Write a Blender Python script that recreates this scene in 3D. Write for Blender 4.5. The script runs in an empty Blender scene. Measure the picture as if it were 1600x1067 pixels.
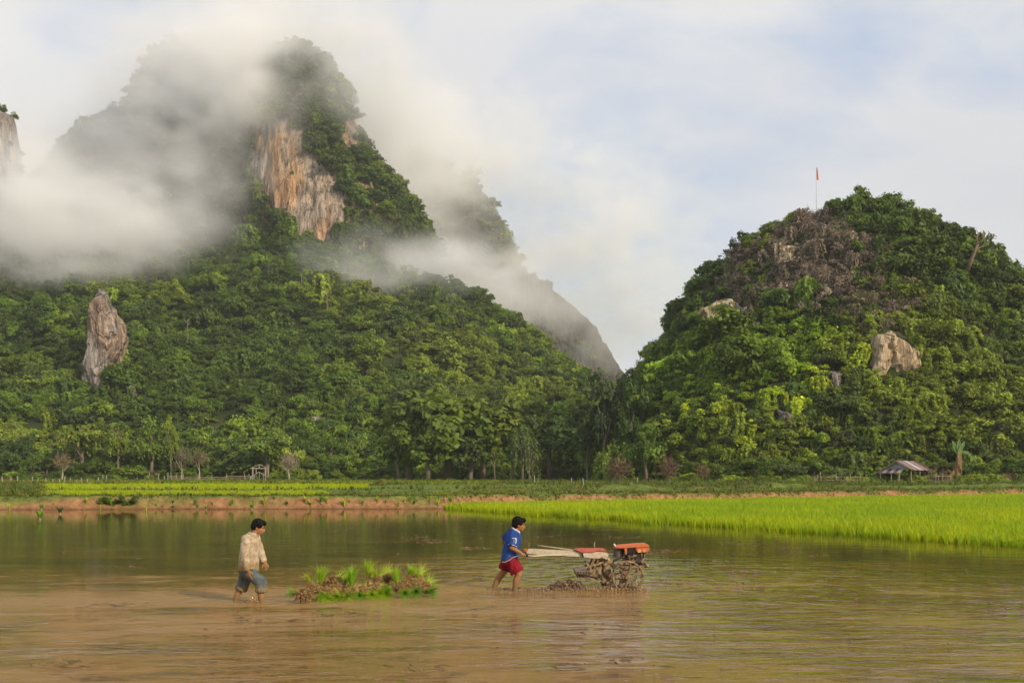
import bpy, bmesh, math, random
import numpy as np
from mathutils import Vector, Matrix, Euler

sc = bpy.context.scene
COL = sc.collection
R = math.radians
rng = np.random.default_rng(7)
random.seed(7)

# ---------------------------------------------------------------- camera
CAM_H = 2.02
F_PX = 1600.0
cam_d = bpy.data.cameras.new('camera')
cam = bpy.data.objects.new('camera', cam_d)
COL.objects.link(cam)
cam.location = (0, 0, CAM_H)
cam.rotation_euler = (R(90), 0, 0)
cam_d.lens = 36.0
cam_d.sensor_width = 36.0
cam_d.shift_y = 208.5 / 1600.0
cam_d.clip_start = 0.1
cam_d.clip_end = 12000
sc.camera = cam

# ---------------------------------------------------------------- sun and sky
SUN_DIR = Vector((0.66, -0.62, 0.47)).normalized()      # towards the sun
sun_el = math.asin(SUN_DIR.z)
sun_az = math.atan2(SUN_DIR.x, SUN_DIR.y)
sd = bpy.data.lights.new('sun', 'SUN')
sd.energy = 3.7
sd.angle = R(1.0)
sd.color = (1.0, 0.83, 0.62)
sun = bpy.data.objects.new('sun', sd)
COL.objects.link(sun)
sun.rotation_euler = (-SUN_DIR).to_track_quat('-Z', 'Y').to_euler()
sun.location = (40, -40, 60)

world = bpy.data.worlds.new('World')
sc.world = world
world.use_nodes = True


def node(nt, kind, props=None, **inp):
    n = nt.nodes.new(kind)
    for k, v in (props or {}).items():
        setattr(n, k, v)
    for k, v in inp.items():
        key = int(k[1:]) if k[0] == '_' and k[1:].isdigit() else k.replace('__', ' ')
        s = n.inputs[key]
        if isinstance(v, bpy.types.NodeSocket):
            nt.links.new(v, s)
        else:
            s.default_value = v
    return n


def ramp(nt, fac, stops, interp='LINEAR'):
    n = nt.nodes.new('ShaderNodeValToRGB')
    n.color_ramp.interpolation = interp
    el = n.color_ramp.elements
    while len(el) < len(stops):
        el.new(0.5)
    for e, (p, c) in zip(el, stops):
        e.position = p
        e.color = (c, c, c, 1) if isinstance(c, (int, float)) else (*c, 1)
    nt.links.new(fac, n.inputs[0])
    return n.outputs[0]


def mixc(nt, fac, a, b, mode='MIX'):
    n = nt.nodes.new('ShaderNodeMix')
    n.data_type = 'RGBA'
    n.blend_type = mode
    n.clamp_factor = True
    for s, v in ((n.inputs[0], fac), (n.inputs[6], a), (n.inputs[7], b)):
        if isinstance(v, bpy.types.NodeSocket):
            nt.links.new(v, s)
        elif isinstance(v, (int, float)):
            s.default_value = v if s.type == 'VALUE' else (v, v, v, 1)
        else:
            s.default_value = (*v, 1)
    return n.outputs[2]


def math_(nt, op, a, b=0.0, c=0.0):
    n = nt.nodes.new('ShaderNodeMath')
    n.operation = op
    for s, v in zip(n.inputs, (a, b, c)):
        if isinstance(v, bpy.types.NodeSocket):
            nt.links.new(v, s)
        else:
            s.default_value = v
    return n.outputs[0]


nt = world.node_tree
nt.nodes.clear()
out = node(nt, 'ShaderNodeOutputWorld')
bg = node(nt, 'ShaderNodeBackground', Strength=0.1)
nt.links.new(bg.outputs[0], out.inputs[0])
sky = node(nt, 'ShaderNodeTexSky', dict(sky_type='NISHITA', sun_disc=False, sun_elevation=sun_el,
           sun_rotation=sun_az, air_density=1.2, dust_density=2.5, ozone_density=1.5))
tc = node(nt, 'ShaderNodeTexCoord').outputs['Generated']
mp = node(nt, 'ShaderNodeMapping', Vector=tc, Scale=(1.0, 1.0, 2.0), Location=(0.35, 0.0, 0.15)).outputs[0]
n1 = node(nt, 'ShaderNodeTexNoise', Vector=mp, Scale=2.6, Detail=7.0, Roughness=0.55, Distortion=0.35).outputs[0]
n2 = node(nt, 'ShaderNodeTexNoise', Vector=mp, Scale=1.7, Detail=5.0, Roughness=0.5, Distortion=0.2).outputs[0]
cov = ramp(nt, n1, [(0.40, 0.32), (0.56, 1.0)])
shade = ramp(nt, n2, [(0.3, (5.9, 6.0, 6.4)), (0.5, (6.7, 6.7, 6.9)), (0.72, (7.8, 7.7, 7.5))])
skyb = mixc(nt, 0.60, sky.outputs[0], (4.2, 5.8, 8.6))
nt.links.new(mixc(nt, cov, skyb, shade), bg.inputs[0])

vs = sc.view_settings
vs.view_transform = 'Standard'
vs.look = 'None'
vs.exposure = 0.22
vs.gamma = 1.0
vs.use_curve_mapping = False
cy = sc.cycles
cy.use_denoising = True
cy.denoiser = 'OPENIMAGEDENOISE'
cy.max_bounces = 12
cy.diffuse_bounces = 3
cy.glossy_bounces = 3
cy.transmission_bounces = 4
cy.transparent_max_bounces = 6
cy.volume_bounces = 12
cy.volume_step_rate = 2.0
cy.volume_max_steps = 128
cy.use_adaptive_sampling = True
cy.adaptive_threshold = 0.02
cy.caustics_reflective = False
cy.caustics_refractive = False
cy.sample_clamp_indirect = 4.0


def W(px, py, Y):
    """world point seen at photograph pixel (px, py) at distance Y"""
    return Vector(((px - 800) / F_PX * Y, Y, CAM_H + (742 - py) / F_PX * Y))


# ---------------------------------------------------------------- helpers
def tag(o, label=None, cat=None, group=None, kind=None):
    if label: o['label'] = label
    if cat: o['category'] = cat
    if group: o['group'] = group
    if kind: o['kind'] = kind
    return o


def link(name, me, mat=None, parent=None, loc=None):
    o = bpy.data.objects.new(name, me)
    COL.objects.link(o)
    if mat is not None and me is not None and not me.materials:
        me.materials.append(mat)
    if parent is not None:
        o.parent = parent
    if loc is not None:
        o.location = loc
    return o


def thing(name, label, cat, loc=(0, 0, 0), rotz=0.0, group=None):
    o = bpy.data.objects.new(name, None)
    COL.objects.link(o)
    o.empty_display_size = 0.1
    o.location = loc
    o.rotation_euler = (0, 0, rotz)
    return tag(o, label, cat, group)


def dup(root, loc, rotz=0.0, scale=1.0, label=None, group=None, color=None):
    r = root.copy()
    COL.objects.link(r)
    r.location = loc
    r.rotation_euler = (0, 0, rotz)
    r.scale = scale if isinstance(scale, (tuple, list)) else (scale,) * 3
    if label: r['label'] = label
    if group: r['group'] = group
    for ch in list(root.children):
        c = ch.copy()
        COL.objects.link(c)
        c.parent = r
        if color is not None and ch.name.startswith('crown'):
            c.color = color
        for g in ch.children:
            d = g.copy()
            COL.objects.link(d)
            d.parent = c
    return r


def np_mesh(name, V, F, smooth=False, attr=None):
    """V (n,3), F (m,3|4) arrays of one face size; attr: per-face floats called v"""
    V = np.asarray(V, dtype=np.float32)
    F = np.asarray(F, dtype=np.int32)
    k = F.shape[1]
    me = bpy.data.meshes.new(name)
    me.vertices.add(len(V))
    me.vertices.foreach_set('co', V.ravel())
    me.loops.add(F.size)
    me.loops.foreach_set('vertex_index', F.ravel())
    me.polygons.add(len(F))
    me.polygons.foreach_set('loop_start', np.arange(0, F.size, k, dtype=np.int32))
    me.polygons.foreach_set('use_smooth', np.full(len(F), smooth))
    me.update(calc_edges=True)
    if attr is not None:
        a = me.attributes.new('v', 'FLOAT', 'FACE')
        a.data.foreach_set('value', np.asarray(attr, dtype=np.float32))
    return me


def bm_mesh(name, bm, smooth=False):
    me = bpy.data.meshes.new(name)
    bm.normal_update()
    bm.to_mesh(me)
    bm.free()
    if smooth:
        me.polygons.foreach_set('use_smooth', np.full(len(me.polygons), True))
    return me


def hash3(ix, iy, iz, seed):
    h = (ix.astype(np.uint32) * np.uint32(374761393) + iy.astype(np.uint32) * np.uint32(668265263)
         + iz.astype(np.uint32) * np.uint32(2147483647) + np.uint32(seed) * np.uint32(974634777))
    h = (h ^ (h >> np.uint32(13))) * np.uint32(1274126177)
    h = h ^ (h >> np.uint32(16))
    return (h & np.uint32(0xffff)).astype(np.float64) / 65535.0


def vnoise(P, seed=0):
    P = np.asarray(P, dtype=np.float64)
    I = np.floor(P).astype(np.int64)
    f = P - I
    f = f * f * (3 - 2 * f)
    r = 0
    for dx in (0, 1):
        for dy in (0, 1):
            for dz in (0, 1):
                w = (f[..., 0] if dx else 1 - f[..., 0]) * (f[..., 1] if dy else 1 - f[..., 1]) * (f[..., 2] if dz else 1 - f[..., 2])
                r = r + w * hash3(I[..., 0] + dx, I[..., 1] + dy, I[..., 2] + dz, seed)
    return r * 2 - 1


def fbm(P, seed=0, oct=4, gain=0.5):
    P = np.asarray(P, dtype=np.float64)
    a, r, t = 1.0, 0, 0
    for k in range(oct):
        r = r + a * vnoise(P * 2 ** k + 17.3 * k, seed + k)
        t += a
        a *= gain
    return r / t


def in_poly(px, py, poly):
    px, py = np.asarray(px), np.asarray(py)
    c = np.zeros(px.shape, bool)
    n = len(poly)
    for i in range(n):
        x0, y0 = poly[i]
        x1, y1 = poly[(i + 1) % n]
        hit = ((y0 > py) != (y1 > py)) & (px < (x1 - x0) * (py - y0) / ((y1 - y0) or 1e-9) + x0)
        c ^= hit
    return c


def proj(P):
    P = np.asarray(P)
    return 800 + F_PX * P[..., 0] / P[..., 1], 742 - F_PX * (P[..., 2] - CAM_H) / P[..., 1]


def add_box(bm, c, s, rot=None, taper=1.0):
    g = bmesh.ops.create_cube(bm, size=1.0)
    for v in g['verts']:
        k = taper if v.co.z > 0 else 1.0
        v.co = Vector((v.co.x * s[0] * k, v.co.y * s[1] * k, v.co.z * s[2]))
        if rot is not None:
            v.co = rot @ v.co
        v.co += Vector(c)
    return g['verts']


def bar(bm, a, b, w, h=None, roll=0.0):
    """box beam from a to b"""
    a, b = Vector(a), Vector(b)
    d = b - a
    q = d.to_track_quat('Z', 'Y').to_matrix() @ Matrix.Rotation(roll, 3, 'Z')
    return add_box(bm, (a + b) / 2, (w, h or w, d.length), q)


def tube(bm, pts, rad, n=6, cap=True):
    pts = [Vector(p) for p in pts]
    if isinstance(rad, (int, float)):
        rad = [rad] * len(pts)
    rings = []
    up = Vector((0.31, 0.17, 0.93)).normalized()
    for i, p in enumerate(pts):
        d = (pts[min(i + 1, len(pts) - 1)] - pts[max(i - 1, 0)]).normalized()
        u = d.cross(up)
        if u.length < 0.2:
            u = d.cross(Vector((1, 0.1, 0)))
        u.normalize()
        w = d.cross(u)
        rings.append([bm.verts.new(p + (u * math.cos(2 * math.pi * k / n) + w * math.sin(2 * math.pi * k / n)) * rad[i]) for k in range(n)])
    for a, b in zip(rings[:-1], rings[1:]):
        for k in range(n):
            bm.faces.new((a[k], a[(k + 1) % n], b[(k + 1) % n], b[k]))
    if cap:
        bm.faces.new(rings[0][::-1])
        bm.faces.new(rings[-1])
    return rings


def prism(bm, outline, y0, y1):
    """outline in the x,z plane pushed from y0 to y1"""
    a = [bm.verts.new((x, y0, z)) for x, z in outline]
    b = [bm.verts.new((x, y1, z)) for x, z in outline]
    bm.faces.new(a)
    bm.faces.new(b[::-1])
    n = len(a)
    for k in range(n):
        bm.faces.new((a[k], b[k], b[(k + 1) % n], a[(k + 1) % n]))
    return a + b


# ---------------------------------------------------------------- materials
def new_mat(name):
    m = bpy.data.materials.new(name)
    m.use_nodes = True
    m.node_tree.nodes.clear()
    o = m.node_tree.nodes.new('ShaderNodeOutputMaterial')
    return m, m.node_tree, o


def principled(nt, o, **kw):
    p = node(nt, 'ShaderNodeBsdfPrincipled', **kw)
    nt.links.new(p.outputs[0], o.inputs[0])
    return p


def wpos(nt, scale=(1, 1, 1), loc=(0, 0, 0)):
    g = node(nt, 'ShaderNodeNewGeometry').outputs['Position']
    return node(nt, 'ShaderNodeMapping', Vector=g, Scale=scale, Location=loc).outputs[0]


def opos(nt, scale=(1, 1, 1)):
    g = node(nt, 'ShaderNodeTexCoord').outputs['Object']
    return node(nt, 'ShaderNodeMapping', Vector=g, Scale=scale).outputs[0]


def simple_mat(name, col, rough=0.7, col2=None, scale=8.0, stretch=(1, 1, 1), lo=0.35, hi=0.65, bump=0.0, metallic=0.0, detail=5.0, spec=0.3):
    m, nt, o = new_mat(name)
    c = (*col, 1)
    kw = {}
    if col2 is not None:
        nz = node(nt, 'ShaderNodeTexNoise', Vector=opos(nt, stretch), Scale=scale, Detail=detail, Roughness=0.6).outputs[0]
        c = ramp(nt, nz, [(lo, col), (hi, col2)])
        if bump:
            kw['Normal'] = node(nt, 'ShaderNodeBump', Strength=bump, Distance=0.02, Height=nz).outputs[0]
    principled(nt, o, Base__Color=c, Roughness=rough, Metallic=metallic, Specular__IOR__Level=spec, **kw)
    return m


def leaf_mat(name, source, transl=0.28, lo=0.55, hi=1.35, rough=0.55, spec=0.25, hue=None):
    """source: ('INSTANCER', attribute) or 'OBJECT' colour"""
    m, nt, o = new_mat(name)
    if source == 'OBJECT':
        base = node(nt, 'ShaderNodeObjectInfo').outputs['Color']
    else:
        base = node(nt, 'ShaderNodeAttribute', dict(attribute_type='INSTANCER', attribute_name=source)).outputs['Color']
    v = node(nt, 'ShaderNodeAttribute', dict(attribute_type='GEOMETRY', attribute_name='v')).outputs['Fac']
    k = node(nt, 'ShaderNodeMapRange', Value=v, To__Min=lo, To__Max=hi).outputs[0]
    kc = node(nt, 'ShaderNodeCombineColor')
    for i in range(3):
        nt.links.new(k, kc.inputs[i])
    c = mixc(nt, 1.0, base, kc.outputs[0], 'MULTIPLY')
    yel = math_(nt, 'MULTIPLY', math_(nt, 'POWER', v, 5.0), 0.55)
    c = mixc(nt, yel, c, mixc(nt, 1.0, c, (1.55, 1.25, 0.8), 'MULTIPLY'))
    p = node(nt, 'ShaderNodeBsdfPrincipled', Base__Color=c, Roughness=rough, Specular__IOR__Level=spec)
    t = node(nt, 'ShaderNodeBsdfTranslucent', Color=mixc(nt, 1.0, c, (1.5, 1.4, 0.6), 'MULTIPLY'))
    mx = node(nt, 'ShaderNodeMixShader', _0=transl)
    nt.links.new(p.outputs[0], mx.inputs[1])
    nt.links.new(t.outputs[0], mx.inputs[2])
    nt.links.new(mx.outputs[0], o.inputs[0])
    return m


M_CANOPY = leaf_mat('canopy leaves', 'tint')
M_LEAF = leaf_mat('tree leaves', 'OBJECT')
M_RICE = leaf_mat('rice leaves', 'tint', transl=0.4, lo=0.75, hi=1.2)
M_GRASS = leaf_mat('grass blades', 'tint', transl=0.3)
M_TWIG = leaf_mat('dry twigs', 'tint', transl=0.0, lo=0.5, hi=1.6)
M_BARK = simple_mat('bark', (0.10, 0.075, 0.05), 0.9, (0.22, 0.18, 0.13), 3.0, (3, 3, 0.6))
M_PALEBARK = simple_mat('pale bark', (0.26, 0.22, 0.17), 0.9, (0.45, 0.40, 0.32), 3.0, (3, 3, 0.6))


def rock_mat(name, dark, mid, light, stain, stain_lo, stain_hi, moss=0.5, k=1.0):
    m, nt, o = new_mat(name)
    fine = node(nt, 'ShaderNodeTexNoise', Vector=wpos(nt, (0.55 * k, 0.55 * k, 0.035 * k)), Scale=1.0, Detail=8.0, Roughness=0.65, Distortion=0.4).outputs[0]
    big = node(nt, 'ShaderNodeTexNoise', Vector=wpos(nt, (0.07, 0.07, 0.03)), Scale=1.0, Detail=5.0, Roughness=0.6).outputs[0]
    pit = node(nt, 'ShaderNodeTexNoise', Vector=wpos(nt, (0.5 * k, 0.5 * k, 0.25 * k)), Scale=1.0, Detail=8.0, Roughness=0.7).outputs[0]
    crack = node(nt, 'ShaderNodeTexVoronoi', dict(feature='DISTANCE_TO_EDGE'), Vector=wpos(nt, (0.22, 0.22, 0.05)), Scale=1.0).outputs[0]
    c = ramp(nt, fine, [(0.30, dark), (0.47, mid), (0.66, light)])
    c = mixc(nt, ramp(nt, big, [(stain_lo, 0.0), (stain_hi, 1.0)]), c, mixc(nt, 1.0, c, stain, 'MULTIPLY'))
    c = mixc(nt, ramp(nt, pit, [(0.34, 0.85), (0.47, 0.0)]), c, (0.05, 0.045, 0.035))
    c = mixc(nt, ramp(nt, crack, [(0.0, 0.45), (0.03, 0.0)]), c, (0.04, 0.035, 0.03))
    mo = node(nt, 'ShaderNodeTexNoise', Vector=wpos(nt, (0.12, 0.12, 0.09), (7, 3, 1)), Scale=1.0, Detail=7.0, Roughness=0.7).outputs[0]
    c = mixc(nt, ramp(nt, mo, [(moss, 0.0), (moss + 0.08, 1.0)]), c, (0.035, 0.05, 0.018))
    slit = node(nt, 'ShaderNodeTexNoise', Vector=wpos(nt, (1.5 * k, 1.5 * k, 0.07 * k)), Scale=1.0, Detail=4.0, Roughness=0.6, Distortion=0.3).outputs[0]
    c = mixc(nt, ramp(nt, slit, [(0.33, 0.85), (0.41, 0.0)]), c, (0.035, 0.03, 0.025))
    h = math_(nt, 'ADD', math_(nt, 'ADD', fine, math_(nt, 'MULTIPLY', pit, 0.7)), math_(nt, 'MULTIPLY', slit, 0.8))
    b = node(nt, 'ShaderNodeBump', Strength=0.9, Distance=1.6 / k, Height=h).outputs[0]
    principled(nt, o, Base__Color=c, Roughness=0.9, Normal=b, Specular__IOR__Level=0.1)
    return m


M_CLIFF = rock_mat('orange grey limestone', (0.10, 0.085, 0.07), (0.30, 0.245, 0.19), (0.58, 0.47, 0.35), (1.14, 0.85, 0.60), 0.48, 0.62, 0.62)
M_GREYROCK = rock_mat('grey limestone', (0.09, 0.08, 0.07), (0.26, 0.225, 0.20), (0.50, 0.44, 0.38), (1.1, 0.9, 0.75), 0.5, 0.6, 0.58, 1.5)
M_PALEROCK = rock_mat('pale limestone', (0.24, 0.20, 0.15), (0.50, 0.43, 0.33), (0.70, 0.63, 0.52), (1.05, 0.9, 0.72), 0.5, 0.6, 0.66, 1.9)


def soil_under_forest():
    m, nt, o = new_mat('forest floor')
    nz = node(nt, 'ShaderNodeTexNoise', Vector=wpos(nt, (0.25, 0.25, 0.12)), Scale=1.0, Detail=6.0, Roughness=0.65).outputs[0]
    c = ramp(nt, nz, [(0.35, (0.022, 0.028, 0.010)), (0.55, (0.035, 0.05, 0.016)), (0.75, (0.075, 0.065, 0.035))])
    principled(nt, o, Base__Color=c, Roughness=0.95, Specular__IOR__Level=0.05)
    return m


M_FLOOR = soil_under_forest()

# ---------------------------------------------------------------- leaf prototypes (kept out of the scene, copied by geometry nodes)
def leaf_quads(P, Nrm, size, r, aspect=0.62, bend=0.25):
    """rhombus leaf clumps at P facing Nrm"""
    n = len(P)
    Nrm = Nrm / (np.linalg.norm(Nrm, axis=1, keepdims=True) + 1e-9)
    a = r.normal(size=(n, 3))
    t = np.cross(Nrm, a)
    t /= np.linalg.norm(t, axis=1, keepdims=True) + 1e-9
    b = np.cross(Nrm, t)
    s = (size * r.uniform(0.6, 1.35, n))[:, None]
    V = np.empty((n, 4, 3))
    V[:, 0] = P - t * s
    V[:, 1] = P - b * s * aspect + Nrm * s * bend
    V[:, 2] = P + t * s
    V[:, 3] = P + b * s * aspect - Nrm * s * bend * 0.3
    return V.reshape(-1, 3), np.arange(4 * n).reshape(-1, 4)


def crown_mesh(name, seed, lobes=22, nleaf=1900, leaf=0.08, flat=0.75, spread=0.78, lobe_r=(0.14, 0.34), mat=None, wild=1.0):
    """crown of leaf sprays: clusters at branch ends, loose and uneven, denser on top"""
    r = np.random.default_rng(seed)
    L = [(np.array([0, 0, -0.05]), 0.45, 0.2)]
    while len(L) < lobes:
        d = r.normal(size=3)
        d /= np.linalg.norm(d)
        if d[2] < -0.4:
            continue
        q = d * spread * r.uniform(0.45, 1.12) * np.array([1, 1, flat])
        L.append((q, r.uniform(*lobe_r), r.uniform(0, 1)))
    w = np.array([l[1] ** 1.7 for l in L])
    w[0] *= 0.6
    w /= w.sum()
    idx = r.choice(len(L), p=w, size=nleaf)
    c = np.array([L[i][0] for i in idx])
    rad = np.array([L[i][1] for i in idx])
    lv = np.array([L[i][2] for i in idx])
    g = r.normal(size=(nleaf, 3))
    g /= np.linalg.norm(g, axis=1, keepdims=True)
    g[:, 2] = np.where((g[:, 2] < -0.3) & (r.uniform(size=nleaf) < 0.7), -g[:, 2], g[:, 2])
    k = r.uniform(0.35, 1.15, nleaf) ** 0.6 * np.where(r.uniform(size=nleaf) < 0.14 * wild, 1.45, 1.0)
    P = c + g * (rad * k)[:, None] * np.array([1, 1, 0.68])
    Nn = g * 0.55 + c * 0.45 + np.array([0, 0, 0.55]) + r.normal(size=(nleaf, 3)) * 0.5
    v = np.clip(0.62 * lv + 0.38 * r.uniform(size=nleaf), 0, 1)
    V, F = leaf_quads(P, Nn, leaf, r)
    me = np_mesh(name, V, F, attr=v)
    if mat: me.materials.append(mat)
    return me


def vine_mesh(name, seed, strands=26, per=34, mat=None, width=0.5, length=1.6, leaf=0.09):
    """hanging curtain of leafy vines, unit width, falling from z=0.5"""
    r = np.random.default_rng(seed)
    P, Nn, v = [], [], []
    for s in range(strands):
        a = r.uniform(0, 2 * math.pi)
        q = width * math.sqrt(r.uniform())
        x, y = q * math.cos(a), q * math.sin(a)
        top = 0.55 - q * q * 0.6
        ln = length * r.uniform(0.5, 1.0)
        lv = r.uniform()
        for k in range(per):
            t = k / per
            x += r.normal() * 0.018 + 0.006 * math.cos(a)
            y += r.normal() * 0.018 + 0.006 * math.sin(a)
            P.append((x + r.normal() * 0.04, y + r.normal() * 0.04, top - ln * t))
            Nn.append((math.cos(a) * 0.8 + r.normal() * 0.5, math.sin(a) * 0.8 + r.normal() * 0.5, 0.5 + r.normal() * 0.3))
            v.append(np.clip(0.5 * lv + 0.5 * r.uniform(), 0, 1))
    V, F = leaf_quads(np.array(P), np.array(Nn), leaf, r)
    me = np_mesh(name, V, F, attr=v)
    if mat: me.materials.append(mat)
    return me


def twig_mesh(name, seed, n=420, mat=None, down=0.5):
    """tangle of bare twigs in a unit ball"""
    r = np.random.default_rng(seed)
    V, F, v = [], [], []
    for i in range(n):
        d = r.normal(size=3); d /= np.linalg.norm(d)
        p = d * r.uniform(0.15, 0.95) * np.array([0.9, 0.9, 0.8])
        q = p + (d * 0.5 + r.normal(size=3) * 0.6 + np.array([0, 0, -down * 1.6])) * r.uniform(0.2, 0.5)
        w = r.normal(size=3); w -= w.dot(q - p) * (q - p) / ((q - p) @ (q - p)); w *= 0.016 / np.linalg.norm(w)
        k = len(V)
        V += [p - w, p + w, q + w * 0.5, q - w * 0.5]
        F.append((k, k + 1, k + 2, k + 3))
        v.append(r.uniform())
    me = np_mesh(name, V, F, attr=v)
    if mat: me.materials.append(mat)
    return me


def tuft_mesh(name, seed, blades=11, h=1.0, spread=0.45, width=0.035, mat=None):
    r = np.random.default_rng(seed)
    V, F, v = [], [], []
    for i in range(blades):
        a = r.uniform(0, 2 * math.pi)
        u = np.array([math.cos(a), math.sin(a), 0])
        s = np.array([-math.sin(a), math.cos(a), 0]) * width * r.uniform(0.7, 1.3)
        hh = h * r.uniform(0.65, 1.1)
        lean = spread * r.uniform(0.2, 1.0)
        b = u * r.uniform(0, 0.07)
        p1 = b + u * lean * 0.35 * hh + np.array([0, 0, hh * 0.6])
        p2 = b + u * lean * hh + np.array([0, 0, hh * r.uniform(0.85, 1.0)])
        k = len(V)
        V += [b - s, b + s, p1 + s * 0.8, p1 - s * 0.8, p2 + s * 0.1, p2 - s * 0.1]
        F += [(k, k + 1, k + 2, k + 3), (k + 3, k + 2, k + 4, k + 5)]
        v += [r.uniform()] * 2
    me = np_mesh(name, V, F, attr=v)
    if mat: me.materials.append(mat)
    return me


PROTO_N = [0]


def protos(meshes):
    res = []
    for me in meshes:
        PROTO_N[0] += 1
        res.append(bpy.data.objects.new('leaf_source', me))
    return res


def scatter(name, P, S, Rt, T, I, prot, mats, label=None):
    """one object whose vertices carry copies of the prototypes"""
    P = np.asarray(P, dtype=np.float32)
    n = len(P)
    S = np.asarray(S, dtype=np.float32)
    if S.ndim == 1:
        S = np.repeat(S[:, None], 3, 1)
    me = bpy.data.meshes.new(name)
    me.vertices.add(n)
    me.vertices.foreach_set('co', P.ravel())
    for nm, ty, key, dat in (('sc', 'FLOAT_VECTOR', 'vector', S), ('rt', 'FLOAT_VECTOR', 'vector', np.asarray(Rt, dtype=np.float32))):
        a = me.attributes.new(nm, ty, 'POINT')
        a.data.foreach_set(key, np.ascontiguousarray(dat).ravel())
    a = me.attributes.new('tint', 'FLOAT_COLOR', 'POINT')
    T = np.asarray(T, dtype=np.float32)
    a.data.foreach_set('color', np.concatenate([T, np.ones((n, 1), np.float32)], 1).ravel())
    a = me.attributes.new('pick', 'INT', 'POINT')
    a.data.foreach_set('value', np.asarray(I, dtype=np.int32))
    for m in mats:
        me.materials.append(m)
    o = link(name, me)
    ng = bpy.data.node_groups.new(name, 'GeometryNodeTree')
    ng.interface.new_socket('Geometry', in_out='INPUT', socket_type='NodeSocketGeometry')
    ng.interface.new_socket('Geometry', in_out='OUTPUT', socket_type='NodeSocketGeometry')
    gi = node(ng, 'NodeGroupInput')
    go = node(ng, 'NodeGroupOutput')
    g2i = node(ng, 'GeometryNodeGeometryToInstance')
    for p in reversed(prot):
        oi = node(ng, 'GeometryNodeObjectInfo', dict(transform_space='ORIGINAL'))
        oi.inputs['Object'].default_value = p
        oi.inputs['As Instance'].default_value = False
        ng.links.new(oi.outputs['Geometry'], g2i.inputs[0])
    iop = node(ng, 'GeometryNodeInstanceOnPoints')
    ng.links.new(gi.outputs[0], iop.inputs['Points'])
    ng.links.new(g2i.outputs[0], iop.inputs['Instance'])
    iop.inputs['Pick Instance'].default_value = True
    for nm, ty, sock in (('pick', 'INT', 'Instance Index'), ('rt', 'FLOAT_VECTOR', 'Rotation'), ('sc', 'FLOAT_VECTOR', 'Scale')):
        na = node(ng, 'GeometryNodeInputNamedAttribute', dict(data_type=ty))
        na.inputs['Name'].default_value = nm
        ng.links.new(na.outputs['Attribute'], iop.inputs[sock])
    ng.links.new(iop.outputs[0], go.inputs[0])
    md = o.modifiers.new('copies', 'NODES')
    md.node_group = ng
    tag(o, label=label, kind='stuff')
    return o
# ---------------------------------------------------------------- terrain
def bank_y(X):
    X = np.asarray(X, dtype=np.float64)
    y = np.where(X < -4, 60.2, 60.2 + np.clip((X + 4) / 1.5, 0, 1) * 4.0 + np.clip(X + 4, 0, None) * 0.60)
    return y + 0.35 * vnoise(np.stack([X * 0.35, X * 0, X * 0], -1), 3) + 0.9 * vnoise(np.stack([X * 0.06, X * 0, X * 0], -1), 5)


def front_y(X):
    """front edge of the planted field on the right"""
    X = np.asarray(X, dtype=np.float64)
    return 59.5 - 1.80 * (X + 3.7) + 0.9 * vnoise(np.stack([X * 0.9, X * 0, X * 0], -1), 8)


BUNDS = [(18.8, .26), (57.0, .22), (84.0, .2), (112.0, .2)]


def ground_z(X, Y):
    X = np.asarray(X, dtype=np.float64)
    Y = np.asarray(Y, dtype=np.float64)
    Q = np.stack([X, Y, 0 * X], -1)
    d = Y - bank_y(X)
    rough = 0.10 * fbm(Q * 0.9, 11, 4) + 0.05 * fbm(Q * 0.15, 12, 2)
    face = np.clip((d + 0.15) / (1.15 + 0.5 * vnoise(Q * 0.5, 14)), 0, 1)
    z = -0.35 + face ** 0.6 * (1.05 + rough)
    lip = np.exp(-((d - 1.5) / 0.7) ** 2) * 0.06
    far = np.clip(d / 130.0, 0, 1.3) * 0.16
    z = z + np.where(d > 0.5, lip + far, 0)
    for b, h in BUNDS:
        c = b + 2.2 * vnoise(np.stack([X * 0.035, 0 * X + b, 0 * X], -1), 21)
        w = 0.55 + 0.02 * b
        z = z + np.where(d > 1.5, h * np.exp(-((d - c) / w) ** 2) * (0.75 + 0.5 * vnoise(Q * 0.4, 23)), 0)
    return z


def grid_terrain():
    xs = np.concatenate([np.linspace(-2600, -260, 14), np.linspace(-240, -62, 46), np.linspace(-60, 75, 420), np.linspace(78, 260, 46), np.linspace(300, 2600, 14)])
    ys = np.concatenate([np.linspace(-120, 54, 24), np.linspace(54.5, 64, 74), np.linspace(64.3, 105, 190), np.linspace(105.6, 250, 190), np.linspace(255, 900, 30), np.linspace(950, 2690, 10)])
    X, Y = np.meshgrid(xs, ys)
    Z = ground_z(X, Y)
    # spoil heaps on the bunds
    for px, Y0, w, dp, h in ((985, 84, 2.7, 1.3, 0.75), (1215, 100, 3.4, 1.2, 0.35), (1560, 104, 7.0, 1.4, 0.45), (1440, 101, 7.0, 1.2, 0.3)):
        cx = (px - 800) / F_PX * Y0
        Z += h * np.exp(-((X - cx) / w) ** 4 - ((Y - Y0) / dp) ** 2) * (0.8 + 0.4 * vnoise(np.stack([X, Y, 0 * X], -1) * 1.2, 31))
    V = np.stack([X, Y, Z], -1).reshape(-1, 3)
    ny, nx = X.shape
    i = np.arange(nx * ny).reshape(ny, nx)
    F = np.stack([i[:-1, :-1], i[:-1, 1:], i[1:, 1:], i[1:, :-1]], -1).reshape(-1, 4)
    return np_mesh('ground', V, F, smooth=True)


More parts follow.
